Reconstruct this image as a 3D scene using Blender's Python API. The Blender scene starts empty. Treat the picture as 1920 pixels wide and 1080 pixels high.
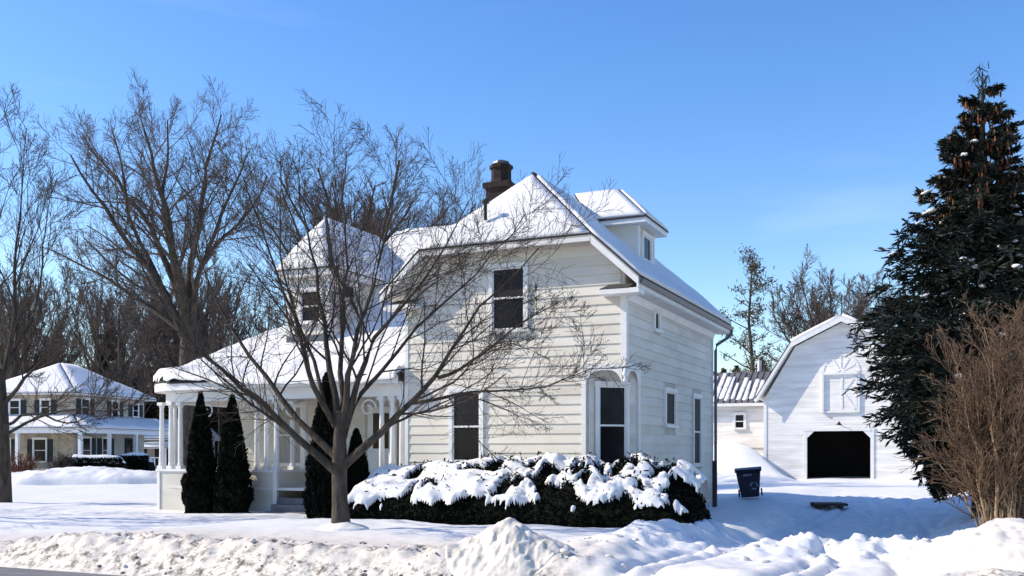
import bpy, bmesh, math, random
import numpy as np
from mathutils import Vector, noise as mnoise

# ------------------------------------------------------------------ camera, sky, sun, exposure
SC = bpy.context.scene
COL = SC.collection
F = 1833.0; CX = 960.0; HY = 845.0; EYE = 1.69          # focal length, centre and horizon in 1920x1080 units
cam_d = bpy.data.cameras.new('camera'); cam = bpy.data.objects.new('camera', cam_d); COL.objects.link(cam)
cam.location = (0, 0, EYE); cam.rotation_euler = (math.radians(90), 0, 0)
cam_d.sensor_width = 36; cam_d.lens = 36 * F / 1920; cam_d.shift_y = (HY - 540) / 1920
cam_d.clip_start = 0.1; cam_d.clip_end = 3000
SC.camera = cam

SUN_EL = math.radians(35.0); SUN_AZ = math.radians(175.5)    # direction towards the sun, counter-clockwise from +X
to_sun = Vector((math.cos(SUN_AZ) * math.cos(SUN_EL), math.sin(SUN_AZ) * math.cos(SUN_EL), math.sin(SUN_EL)))
W = bpy.data.worlds.new('World'); SC.world = W; W.use_nodes = True
wn = W.node_tree.nodes; wl = W.node_tree.links
bg = wn['Background']; bg.inputs['Strength'].default_value = 0.15
sky = wn.new('ShaderNodeTexSky'); sky.sky_type = 'NISHITA'; sky.sun_disc = False
sky.sun_elevation = SUN_EL; sky.sun_rotation = math.radians(90) - SUN_AZ
sky.altitude = 200; sky.air_density = 1.15; sky.dust_density = 0.35; sky.ozone_density = 2.6
hsv = wn.new('ShaderNodeHueSaturation'); hsv.inputs['Saturation'].default_value = 1.29; hsv.inputs['Hue'].default_value = 0.511
wl.new(sky.outputs[0], hsv.inputs['Color'])
wtc = wn.new('ShaderNodeTexCoord'); wmp = wn.new('ShaderNodeMapping'); wmp.inputs['Scale'].default_value = (1.2, 1.2, 6.0); wl.new(wtc.outputs['Generated'], wmp.inputs['Vector'])
wnz = wn.new('ShaderNodeTexNoise'); wnz.inputs['Scale'].default_value = 2.2; wnz.inputs['Detail'].default_value = 7; wl.new(wmp.outputs[0], wnz.inputs['Vector'])
wmr = wn.new('ShaderNodeMapRange'); wmr.inputs['From Min'].default_value = 0.52; wmr.inputs['From Max'].default_value = 0.80; wmr.inputs['To Max'].default_value = 0.22; wl.new(wnz.outputs['Fac'], wmr.inputs['Value'])
wmx = wn.new('ShaderNodeMix'); wmx.data_type = 'RGBA'; wmx.inputs['B'].default_value = (4.6, 5.0, 5.6, 1)
wl.new(wmr.outputs[0], wmx.inputs['Factor']); wl.new(hsv.outputs[0], wmx.inputs['A']); wl.new(wmx.outputs['Result'], bg.inputs['Color'])
sun_d = bpy.data.lights.new('sun', 'SUN'); sun_d.energy = 4.0; sun_d.angle = math.radians(0.53)
sun_d.color = (1.0, 0.87, 0.70)
sun = bpy.data.objects.new('sun', sun_d); COL.objects.link(sun)
sun.rotation_euler = to_sun.to_track_quat('Z', 'Y').to_euler()
SC.view_settings.view_transform = 'Standard'; SC.view_settings.look = 'None'
SC.view_settings.gamma = 1.0; SC.view_settings.exposure = 0.60
SC.cycles.max_bounces = 8; SC.cycles.use_denoising = True

# ------------------------------------------------------------------ helpers
HA = math.radians(24.6); CU, SU = math.cos(HA), math.sin(HA)
P0 = Vector((2.58, 22.3, 0))
def ab(a, b, z=0.0):                      # house axes (along the front, into the plot) to world
    return Vector((P0.x + CU * a + SU * b, P0.y - SU * a + CU * b, z))
def pix(px, py, Y):                       # where a sight line meets the depth Y
    return Vector(((px - CX) / F * Y, Y, EYE + (HY - py) / F * Y))

def tag(o, label=None, cat=None, group=None, kind=None):
    if label: o['label'] = label
    if cat: o['category'] = cat
    if group: o['group'] = group
    if kind: o['kind'] = kind
    return o
def empty(name, loc=(0, 0, 0), rz=0.0):
    o = bpy.data.objects.new(name, None); COL.objects.link(o)
    o.location = loc; o.rotation_euler = (0, 0, rz); o.empty_display_size = 0.2
    return o
def link(name, me, mat=None, parent=None, smooth=False):
    o = bpy.data.objects.new(name, me); COL.objects.link(o)
    if mat is not None and not me.materials: me.materials.append(mat)
    if parent is not None: o.parent = parent
    if smooth: me.polygons.foreach_set('use_smooth', [True] * len(me.polygons))
    return o
def np_mesh(name, V, Fc, mat, parent=None, smooth=False, attr=None):
    V = np.asarray(V, dtype=np.float32).reshape(-1, 3); Fc = np.asarray(Fc, dtype=np.int32)
    k = Fc.shape[1]; me = bpy.data.meshes.new(name)
    me.vertices.add(len(V)); me.vertices.foreach_set('co', V.ravel())
    me.loops.add(Fc.size); me.loops.foreach_set('vertex_index', Fc.ravel())
    me.polygons.add(len(Fc)); me.polygons.foreach_set('loop_start', np.arange(0, Fc.size, k, dtype=np.int32))
    if smooth: me.polygons.foreach_set('use_smooth', np.ones(len(Fc), dtype=bool))
    me.update(calc_edges=True)
    if attr:
        for nm, vals in attr.items():
            at = me.attributes.new(nm, 'FLOAT', 'POINT'); at.data.foreach_set('value', np.asarray(vals, np.float32).ravel())
    return link(name, me, mat, parent)
class MB:
    def __init__(s): s.v = []; s.f = []
    def box(s, x0, x1, y0, y1, z0, z1):
        n = len(s.v)
        s.v += [(x0,y0,z0),(x1,y0,z0),(x1,y1,z0),(x0,y1,z0),(x0,y0,z1),(x1,y0,z1),(x1,y1,z1),(x0,y1,z1)]
        s.f += [(n,n+3,n+2,n+1),(n+4,n+5,n+6,n+7),(n,n+1,n+5,n+4),(n+1,n+2,n+6,n+5),(n+2,n+3,n+7,n+6),(n+3,n,n+4,n+7)]
        return s
    def prism(s, poly, off):               # poly: 3D points, off: extrusion vector
        n = len(s.v); m = len(poly); off = Vector(off)
        s.v += [tuple(p) for p in poly] + [tuple(Vector(p) + off) for p in poly]
        s.f += [tuple(range(n, n+m)), tuple(reversed(range(n+m, n+2*m)))]
        for i in range(m):
            j = (i+1) % m; s.f.append((n+i, n+m+i, n+m+j, n+j))
        return s
    def tube(s, pts, r, k=6, cap=True):
        pts = [Vector(p) for p in pts]; n = len(pts)
        rs = r if isinstance(r, (list, tuple)) else [r] * n
        base = len(s.v)
        for i, p in enumerate(pts):
            t = (pts[min(i+1, n-1)] - pts[max(i-1, 0)]).normalized()
            ref = Vector((0,0,1)) if abs(t.z) < 0.9 else Vector((1,0,0))
            a = t.cross(ref).normalized(); b = t.cross(a)
            for j in range(k):
                w = 2*math.pi*j/k
                s.v.append(tuple(p + rs[i]*(math.cos(w)*a + math.sin(w)*b)))
        for i in range(n-1):
            for j in range(k):
                j2 = (j+1) % k
                s.f.append((base+i*k+j, base+i*k+j2, base+(i+1)*k+j2, base+(i+1)*k+j))
        if cap:
            s.f.append(tuple(reversed(range(base, base+k)))); s.f.append(tuple(range(base+(n-1)*k, base+n*k)))
        return s
    def lathe(s, c, prof, k=12, rot=0.0):   # prof: (radius, z) from bottom to top
        base = len(s.v)
        for r, z in prof:
            for j in range(k):
                w = 2*math.pi*j/k + rot
                s.v.append((c[0]+r*math.cos(w), c[1]+r*math.sin(w), c[2]+z))
        for i in range(len(prof)-1):
            for j in range(k):
                j2 = (j+1) % k
                s.f.append((base+i*k+j, base+i*k+j2, base+(i+1)*k+j2, base+(i+1)*k+j))
        s.f.append(tuple(reversed(range(base, base+k)))); n = len(prof)
        s.f.append(tuple(range(base+(n-1)*k, base+n*k)))
        return s
    def build(s, name, mat, parent=None, smooth=False, bevel=0):
        me = bpy.data.meshes.new(name); me.from_pydata(s.v, [], s.f)
        bm = bmesh.new(); bm.from_mesh(me); bmesh.ops.recalc_face_normals(bm, faces=bm.faces)
        if bevel: bmesh.ops.bevel(bm, geom=bm.edges[:], offset=bevel, segments=1, affect='EDGES')
        bm.to_mesh(me); bm.free()
        return link(name, me, mat, parent, smooth)

# value noise in numpy
_T = np.random.RandomState(7).rand(512, 512)
def vnoise(x, y):
    xi = np.floor(x).astype(int); yi = np.floor(y).astype(int); fx = x - xi; fy = y - yi
    fx = fx*fx*(3-2*fx); fy = fy*fy*(3-2*fy)
    g = lambda i, j: _T[(i) % 512, (j) % 512]
    return (g(xi,yi)*(1-fx)*(1-fy) + g(xi+1,yi)*fx*(1-fy) + g(xi,yi+1)*(1-fx)*fy + g(xi+1,yi+1)*fx*fy)
def fbm(x, y, scale, octv=4, seed=0, gain=0.5):
    x = np.asarray(x, float)*scale + seed*37.3; y = np.asarray(y, float)*scale + seed*91.7
    s = 0; a = 1; t = 0
    for o in range(octv):
        s = s + a*vnoise(x, y); t += a; a *= gain; x = x*2.03+11.1; y = y*1.97+5.7
    return s/t*2-1
def sst(x, e0, e1):
    t = np.clip((np.asarray(x, float)-e0)/(e1-e0), 0, 1); return t*t*(3-2*t)

# ------------------------------------------------------------------ materials
def mat(name, col, rough=0.7, var=0.0, vscale=4.0, bump=0.0, bscale=30.0, metal=0.0, spec=0.3, col2=None, stretch=(1,1,1), detail=5, sheen=0, trans=0.0):
    m = bpy.data.materials.new(name); m.use_nodes = True
    nt = m.node_tree; n = nt.nodes; l = nt.links; b = n['Principled BSDF']
    b.inputs['Roughness'].default_value = rough; b.inputs['Metallic'].default_value = metal
    b.inputs['Specular IOR Level'].default_value = spec
    b.inputs['Base Color'].default_value = (*col, 1)
    tc = n.new('ShaderNodeTexCoord'); mp = n.new('ShaderNodeMapping'); mp.inputs['Scale'].default_value = stretch
    l.new(tc.outputs['Object'], mp.inputs['Vector'])
    if var > 0 or col2:
        nz = n.new('ShaderNodeTexNoise'); nz.inputs['Scale'].default_value = vscale; nz.inputs['Detail'].default_value = detail
        l.new(mp.outputs[0], nz.inputs['Vector'])
        rp = n.new('ShaderNodeValToRGB'); rp.color_ramp.elements[0].position = 0.33; rp.color_ramp.elements[1].position = 0.67
        c2 = col2 if col2 else tuple(c*(1-var) for c in col)
        c1 = col if col2 else tuple(min(1, c*(1+var)) for c in col)
        rp.color_ramp.elements[0].color = (*c2, 1); rp.color_ramp.elements[1].color = (*c1, 1)
        l.new(nz.outputs['Fac'], rp.inputs['Fac']); l.new(rp.outputs['Color'], b.inputs['Base Color'])
    if bump > 0:
        n2 = n.new('ShaderNodeTexNoise'); n2.inputs['Scale'].default_value = bscale; n2.inputs['Detail'].default_value = 6
        l.new(mp.outputs[0], n2.inputs['Vector'])
        bp = n.new('ShaderNodeBump'); bp.inputs['Strength'].default_value = 1.0; bp.inputs['Distance'].default_value = bump
        l.new(n2.outputs['Fac'], bp.inputs['Height']); l.new(bp.outputs['Normal'], b.inputs['Normal'])
    return m
def snow_mat(name, dirt=False, col=(0.735, 0.74, 0.745), bump=0.02, bscale=9.0):
    m = mat(name, col, rough=0.55, var=0.03, vscale=1.2, bump=bump, bscale=bscale, spec=0.2)
    if dirt:
        n = m.node_tree.nodes; l = m.node_tree.links; b = n['Principled BSDF']
        src = b.inputs['Base Color'].links[0].from_socket
        at = n.new('ShaderNodeAttribute'); at.attribute_name = 'dirt'
        nz = n.new('ShaderNodeTexNoise'); nz.inputs['Scale'].default_value = 7.0; nz.inputs['Detail'].default_value = 8; nz.inputs['Roughness'].default_value = 0.7
        tc = n.new('ShaderNodeTexCoord'); l.new(tc.outputs['Object'], nz.inputs['Vector'])
        mr = n.new('ShaderNodeMapRange'); mr.inputs['From Min'].default_value = 0.47; mr.inputs['From Max'].default_value = 0.62
        l.new(nz.outputs['Fac'], mr.inputs['Value'])
        mu = n.new('ShaderNodeMath'); mu.operation = 'MULTIPLY'; l.new(mr.outputs[0], mu.inputs[0]); l.new(at.outputs['Fac'], mu.inputs[1])
        a2 = n.new('ShaderNodeAttribute'); a2.attribute_name = 'film'
        m1 = n.new('ShaderNodeMix'); m1.data_type = 'RGBA'; m1.inputs['B'].default_value = (0.68, 0.625, 0.54, 1)
        l.new(a2.outputs['Fac'], m1.inputs['Factor']); l.new(src, m1.inputs['A'])
        m2 = n.new('ShaderNodeMix'); m2.data_type = 'RGBA'; m2.inputs['B'].default_value = (0.10, 0.085, 0.07, 1)
        l.new(mu.outputs[0], m2.inputs['Factor']); l.new(m1.outputs['Result'], m2.inputs['A'])
        l.new(m2.outputs['Result'], b.inputs['Base Color'])
    return m
M = {}
M['ground'] = snow_mat('lawn_snow', dirt=True, bump=0.010, bscale=6.0)
M['snow'] = snow_mat('roof_snow', bump=0.010, bscale=6.0, col=(0.70, 0.705, 0.71))
M['drift'] = snow_mat('shrub_snow', bump=0.008, bscale=9.0)
M['siding'] = mat('painted_siding', (0.71, 0.685, 0.62), 0.55, col2=(0.62, 0.585, 0.50), vscale=0.9, bump=0.004, bscale=25, stretch=(1,1,3))
def vary(m, lo=0.90, hi=1.05):                   # board to board difference in weathering
    n = m.node_tree.nodes; l = m.node_tree.links; b = n['Principled BSDF']; src = b.inputs['Base Color'].links[0].from_socket
    oi = n.new('ShaderNodeObjectInfo'); mr = n.new('ShaderNodeMapRange'); mr.inputs['To Min'].default_value = lo; mr.inputs['To Max'].default_value = hi
    l.new(oi.outputs['Random'], mr.inputs['Value']); mx = n.new('ShaderNodeMix'); mx.data_type = 'RGBA'; mx.blend_type = 'MULTIPLY'; mx.inputs['Factor'].default_value = 1
    l.new(src, mx.inputs['A']); l.new(mr.outputs[0], mx.inputs['B']); l.new(mx.outputs['Result'], b.inputs['Base Color'])
vary(M['siding'])
M['wall'] = mat('wall_backing', (0.54, 0.52, 0.475), 0.8, var=0.1)
M['trim'] = mat('white_trim_paint', (0.74, 0.74, 0.72), 0.45, var=0.05, vscale=3, bump=0.003, bscale=30)
M['soffit'] = mat('soffit_paint', (0.66, 0.65, 0.62), 0.6, var=0.07, vscale=2)
M['shingle'] = mat('dark_shingle', (0.045, 0.045, 0.05), 0.9, var=0.3, vscale=12, bump=0.01, bscale=20)
M['glass'] = mat('window_glass', (0.010, 0.011, 0.014), 0.10, spec=0.12, var=0.3, vscale=1.2)
M['screen'] = mat('window_screen', (0.022, 0.022, 0.023), 0.6, spec=0.1, var=0.3, vscale=1.5)
M['curtain'] = mat('curtain', (0.35, 0.34, 0.32), 0.9, var=0.2, vscale=3, stretch=(6,6,0.4))
M['gutter'] = mat('gutter_metal', (0.10, 0.11, 0.13), 0.4, metal=0.3)
M['black'] = mat('black_metal', (0.015, 0.015, 0.016), 0.5)
M['bark'] = mat('bark', (0.058, 0.047, 0.037), 0.9, var=0.45, vscale=9, bump=0.05, bscale=18, stretch=(1,1,0.25))
M['twig'] = mat('twig_bark', (0.050, 0.038, 0.032), 0.85, var=0.3, vscale=2)
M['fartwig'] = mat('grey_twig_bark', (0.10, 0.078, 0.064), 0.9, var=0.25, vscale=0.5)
M['cedar'] = mat('arborvitae_leaf', (0.008, 0.010, 0.007), 0.85, var=0.5, vscale=6, spec=0.05)
M['yew'] = mat('yew_leaf', (0.007, 0.0085, 0.006), 0.85, var=0.6, vscale=8, spec=0.05)
M['spruce'] = mat('spruce_needle', (0.026, 0.033, 0.027), 0.8, var=0.7, vscale=2.6, spec=0.15)
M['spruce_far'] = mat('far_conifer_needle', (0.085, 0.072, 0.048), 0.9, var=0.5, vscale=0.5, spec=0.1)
M['cone'] = mat('spruce_cone', (0.16, 0.070, 0.034), 0.8, var=0.4, vscale=6)
M['shrub'] = mat('dry_shrub_twig', (0.145, 0.092, 0.058), 0.85, var=0.35, vscale=2.5)
M['shrubstem'] = mat('pale_shrub_stem', (0.27, 0.19, 0.12), 0.85, var=0.3, vscale=6, stretch=(1,1,.3))
M['asphalt'] = mat('asphalt', (0.17, 0.17, 0.175), 0.85, var=0.2, vscale=2, bump=0.006, bscale=60)
M['binblue'] = mat('bin_plastic', (0.008, 0.012, 0.035), 0.5, var=0.2, vscale=4)
M['binmark'] = mat('bin_print', (0.16, 0.17, 0.22), 0.7, var=0.5, vscale=14)
M['wood'] = mat('dark_wood', (0.05, 0.04, 0.035), 0.85, var=0.3, vscale=6, stretch=(1,1,.2))
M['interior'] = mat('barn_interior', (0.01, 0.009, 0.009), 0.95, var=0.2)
M['tin'] = mat('rusty_tin_roof', (0.13, 0.125, 0.13), 0.6, var=0.35, vscale=1.5, stretch=(1,1,1))
M['stone'] = mat('tan_stone', (0.36, 0.31, 0.235), 0.85, var=0.25, vscale=2.2, bump=0.02, bscale=5)
M['greyside'] = mat('grey_clapboard', (0.43, 0.40, 0.34), 0.7, var=0.12, vscale=1.5)
M['shutter'] = mat('dark_shutter', (0.02, 0.022, 0.026), 0.7, var=0.2)
M['redtwig'] = mat('red_brown_twig', (0.13, 0.055, 0.035), 0.9, var=0.3, vscale=3)
M['hill'] = mat('wooded_hill', (0.13, 0.10, 0.08), 0.95, col2=(0.07, 0.06, 0.045), vscale=0.12, bump=0.8, bscale=0.4)
M['step'] = mat('shaded_step', (0.16, 0.16, 0.17), 0.7, var=0.2, vscale=5)  # dark grey carries the shade on the porch steps in its colour
M['clod'] = mat('gritty_clod', (0.10, 0.085, 0.07), 0.95, col2=(0.30, 0.28, 0.26), vscale=12, bump=0.01, bscale=40)
def barn_mat():
    m = mat('weathered_white_boards', (0.84, 0.83, 0.81), 0.65, col2=(0.62, 0.60, 0.57), vscale=1.3, stretch=(0.45,0.45,3.5), detail=8)
    n = m.node_tree.nodes; l = m.node_tree.links; b = n['Principled BSDF']
    tc = n.new('ShaderNodeTexCoord'); sp = n.new('ShaderNodeSeparateXYZ'); l.new(tc.outputs['Object'], sp.inputs[0])
    mm = n.new('ShaderNodeMath'); mm.operation = 'MULTIPLY'; mm.inputs[1].default_value = 1/0.13; l.new(sp.outputs['Z'], mm.inputs[0])
    fr = n.new('ShaderNodeMath'); fr.operation = 'FRACT'; l.new(mm.outputs[0], fr.inputs[0])
    bp = n.new('ShaderNodeBump'); bp.invert = True; bp.inputs['Distance'].default_value = 0.012; l.new(fr.outputs[0], bp.inputs['Height']); l.new(bp.outputs[0], b.inputs['Normal'])
    return m
M['barn'] = barn_mat()
def brick_mat():
    m = mat('chimney_brick', (0.12, 0.05, 0.035), 0.9)
    n = m.node_tree.nodes; l = m.node_tree.links; b = n['Principled BSDF']
    tc = n.new('ShaderNodeTexCoord'); mp = n.new('ShaderNodeMapping'); mp.inputs['Rotation'].default_value = (math.radians(90), 0, 0)
    l.new(tc.outputs['Object'], mp.inputs[0])
    br = n.new('ShaderNodeTexBrick'); br.inputs['Scale'].default_value = 4.5
    br.inputs['Color1'].default_value = (0.022, 0.012, 0.011, 1); br.inputs['Color2'].default_value = (0.011, 0.008, 0.008, 1); br.inputs['Mortar'].default_value = (0.035, 0.03, 0.028, 1)
    br.inputs['Mortar Size'].default_value = 0.012
    l.new(mp.outputs[0], br.inputs['Vector']); l.new(br.outputs['Color'], b.inputs['Base Color'])
    return m
M['brick'] = brick_mat()

# ------------------------------------------------------------------ ground
def ground_h(x, y, detail=True):
    x = np.asarray(x, float); y = np.asarray(y, float)
    a = (x-P0.x)*CU - (y-P0.y)*SU; b = (x-P0.x)*SU + (y-P0.y)*CU
    z = 0.02 + 0.16*sst(b, -2.2, -3.6)*sst(a, -9.5, -6.5) + 0.05*sst(b, -3, -7)
    z = z - 0.10*sst(b, -3, -7)*sst(a, -4, -9)
    drive = sst(a, 1.8, 3.0)*(1-sst(a, 6.2, 7.4))
    # roadside bank thrown up by the plough, and the drop to the road
    edge = -9.6 + 0.35*fbm(a, a*0, 0.5, 3, 3)
    bank = np.exp(-((b-edge-0.3)/0.8)**2)*(0.06+0.08*fbm(a, b, 0.9, 3, 5))
    z = z + bank*(1-drive)
    # the cleared drive and its berms
    z = z - 0.10*drive*(1-sst(b, 14, 22))*sst(b, -10, -8)
    z = z - 0.26*sst(a, 2.1, 3.3)*(1-sst(a, 6.4, 7.8))*sst(b, -5.6, -4.2)*(1-sst(b, 4, 9))
    lump = np.maximum(0, fbm(a, b, 1.3, 4, 9))
    berm = np.exp(-((a-2.1)/0.55)**2)*sst(b, -9.5, -7)*(1-sst(b, -2, 1))
    z = z + berm*(0.12+0.25*lump)
    zone = np.exp(-((b+5.7)/1.0)**2)*sst(a, 3.2, 5.4)*(1-sst(a, 7.5, 9))
    z = z + zone*(0.02+0.24*lump)
    berm2 = np.exp(-((a-7.3)/0.7)**2)*sst(b, -10, -8)*(1-sst(b, 8, 14))
    z = z + berm2*(0.08+0.2*lump)
    # rise behind the house towards the barn
    z = z + 0.28*sst(b, 6, 12)*sst(a, -3, 1.5)*(1-0.5*sst(b, 14, 24))
    bx = np.exp(-(((x-12.0)/2.6)**2))*sst(y, 44, 53)*(1-sst(x, 12.6, 14.2))
    z = z + 1.95*bx
    z = z + 0.15*sst(y, 30, 60)
    z = z + 0.06*fbm(x, y, 0.35, 3, 1) + 0.04*fbm(x, y, 1.0, 3, 2)
    if detail:
        near = 1-sst(y, 22, 32)
        rough = 0.05*near + 0.16*np.exp(-((b+2.2)/0.9)**2)*(1-sst(a, -6.5, -5.5)) + 0.34*drive*(1-sst(b, -5, -3.5))*sst(b, -7.2, -6.2) + 0.22*sst(a, 1.5, 3.0)*(1-sst(a, 7, 9))*sst(b, -5, -3)*(1-sst(b, 12, 18)) + 0.34*np.exp(-((b+9.1)/0.5)**2)*(1-drive) + 0.75*zone + 0.45*berm
        ch = np.abs(fbm(x, y, 3.1, 4, 21))
        z = z + rough*(0.26*fbm(x, y, 4.6, 4, 12) + 0.20*(0.35-ch)) + 0.16*np.exp(-((b+9.1)/0.45)**2)*(1-drive)*(0.25-np.abs(fbm(x*1.0, y*1.6, 5.5, 3, 77)))
        # tyre ruts in the drive mouth and footprints
        rut = drive*(1-sst(b, 10, 14))*sst(b, -10.5, -9.5)
        for ra in (3.2, 3.55, 4.7, 5.05, 5.9):
            z = z - (0.07+0.05*(1-sst(b, -7, -6)))*rut*np.exp(-((a-ra-0.35*np.sin(b*0.5+ra))/0.11)**2)
        z = z + 0.05*rut*(1-sst(b, -5, -3))*fbm(x*1.0, y*2.5, 3.4, 4, 31)
    wr = sst(b, -9.98, -8.8 + 0.25*fbm(a, b*0, 0.8, 2, 15)); z = z*wr - 0.42*(1-wr)*(1-0.1*drive)
    return z
def gh(x, y): return float(ground_h(np.array([x]), np.array([y]), False)[0])
def axis(segs):
    out = []
    for s0, s1, st in segs: out.append(np.arange(s0, s1, st))
    return np.concatenate(out + [np.array([segs[-1][1]])])
gx = axis([(-900,-200,100), (-200,-60,10), (-60,-20,1.6), (-20,-12,0.25), (-12,13,0.075), (13,24,0.4), (24,60,2), (60,200,10), (200,900,100)])
gy = axis([(-200,-20,20), (-20,8,1.5), (8,10,0.3), (10,21,0.065), (21,32,0.14), (32,70,0.7), (70,200,6), (200,1500,100)])
X, Y = np.meshgrid(gx, gy)
Z = ground_h(X, Y)
A_ = (X-P0.x)*CU - (Y-P0.y)*SU; B_ = (X-P0.x)*SU + (Y-P0.y)*CU
drv = sst(A_, 1.8, 3.0)*(1-sst(A_, 6.2, 7.4))
wv = 0.12*fbm(A_, A_*0, 0.9, 3, 19)
band = np.exp(-((B_+8.85+wv)/0.15)**2) + 1.1*np.exp(-((B_+9.45-wv)/0.17)**2) + 0.12*np.exp(-((B_+9.1)/0.5)**2)
dirt = band*(1-drv)*(1.5+1.2*fbm(X, Y, 0.8, 2, 4)) + 0.10*np.exp(-((B_+7.5)/1.5)**2)*(1-drv)
film = 0.85*(1-sst(B_, -8.4, -6.0))*(1-0.6*drv)
n0, n1 = X.shape
idx = np.arange(n0*n1).reshape(n0, n1)
quads = np.stack([idx[:-1,:-1], idx[:-1,1:], idx[1:,1:], idx[1:,:-1]], -1).reshape(-1, 4)
g = np_mesh('ground', np.stack([X, Y, Z], -1), quads, M['ground'], smooth=True, attr={'dirt': np.clip(dirt, 0, 1), 'film': np.clip(film, 0, 1)})
tag(g, 'snow covered lawn, driveway and roadside verge', kind='structure')
rb = MB(); p = [ab(-120, -10.25, -0.235), ab(120, -10.25, -0.235), ab(120, -22, -0.16), ab(-120, -22, -0.16)]
# a road sheet, cambered, lying over the ground sheet
rv = []; rf = []
for i, bb in enumerate(np.linspace(-18.5, -9.85, 9)):
    zc = -0.27 + 0.07*(1-((bb+14.4)/4.1)**2)
    rv += [ab(-150, bb, zc), ab(150, bb, zc)]
    if i: rf.append((2*i-2, 2*i-1, 2*i+1, 2*i))
me = bpy.data.meshes.new('road'); me.from_pydata([tuple(v) for v in rv], [], rf)
tag(link('road', me, M['asphalt']), 'bare grey asphalt street along the snowy verge', kind='structure')

# ------------------------------------------------------------------ surface helpers for snow
def snow_sheet(name, poly, thick, parent, m, res=0.3, seed=0, edge=0.7, amp=0.35, freq=1.4):
    poly = [Vector(p) for p in poly]
    nrm = (poly[1]-poly[0]).cross(poly[2]-poly[0]).normalized()
    if nrm.z < 0: nrm = -nrm
    bm = bmesh.new(); vs = [bm.verts.new(p) for p in poly]; bm.faces.new(vs)
    bmesh.ops.triangulate(bm, faces=bm.faces[:])
    for _ in range(8):
        lg = [e for e in bm.edges if e.calc_length() > res]
        if not lg: break
        bmesh.ops.subdivide_edges(bm, edges=lg, cuts=1)
        bmesh.ops.triangulate(bm, faces=bm.faces[:])
    bd = [e for e in bm.edges if e.is_boundary]; bset = set(v for e in bd for v in e.verts)
    up = {}
    for v in bm.verts:
        k = mnoise.noise(v.co*freq + Vector((seed*13.1, 0, 0)))
        t = thick*(edge*(1+0.5*k) if v in bset else 1+amp*k)
        up[v] = v.co + nrm*t + (Vector((0, 0, 0)) if v not in bset else Vector((0,0,0)))
    ext = bmesh.ops.extrude_edge_only(bm, edges=bd)
    nv = [q for q in ext['geom'] if isinstance(q, bmesh.types.BMVert)]
    for v in nv: v.co = v.co + nrm*0.004
    for v, c in up.items(): v.co = c
    bmesh.ops.recalc_face_normals(bm, faces=bm.faces)
    me = bpy.data.meshes.new(name); bm.to_mesh(me); bm.free()
    return link(name, me, m, parent, smooth=True)
def roof_plane(name, poly, parent, t=0.14, snow=0.085, seed=0, res=0.3, deckmat='soffit', shingle=0.03):
    poly = [Vector(p) for p in poly]
    nrm = (poly[1]-poly[0]).cross(poly[2]-poly[0]).normalized()
    if nrm.z < 0: nrm = -nrm
    d = MB().prism(poly, -nrm*t).build(name, M[deckmat], parent)
    c = sum(poly, Vector())/len(poly)
    big = [p + (p-c).normalized()*0.03 + nrm*0.003 for p in poly]
    MB().prism(big, nrm*shingle).build('shingles', M['shingle'], d)
    if snow:
        sp = [p + nrm*(shingle+0.004) + (c-p).normalized()*0.04 for p in poly]
        snow_sheet('snow', sp, snow, d, M['snow'], res=res, seed=seed)
    return d

# ------------------------------------------------------------------ the white house
H = empty('white_house', P0, -HA)
tag(H, 'large white clapboard house with clipped gable, steep hipped dormer and snowy roofs', 'house')
EZ = 5.57; SL = 0.92; RX = -2.9; XE = 0.46; XC = -0.66; RZ = EZ + (XE-RX)*SL; CZ = EZ + (XE-XC)*SL
WT = 3.604; CC = 0.95                                     # top of the cut-away corner and its size
def gable_top(x):                                        # underside of the roof at the front wall
    d = abs(x-RX); return min(EZ + (3.4-d)*SL, CZ + 0.70) - 0.16
# wall core
w = MB()
w.prism([(-5.8,0,-0.3), (-CC,0,-0.3), (0,CC,-0.3), (0,8.6,-0.3), (-5.8,8.6,-0.3)], (0,0,WT+0.3))
w.prism([(-5.8,0.0,WT), (0.0,0.0,WT), (0,0,5.78), (-1.33,0,7.0), (-4.47,0,7.0), (-5.8,0,5.78)], (0,8.6,0))
w.build('wall', M['wall'], H)
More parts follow.
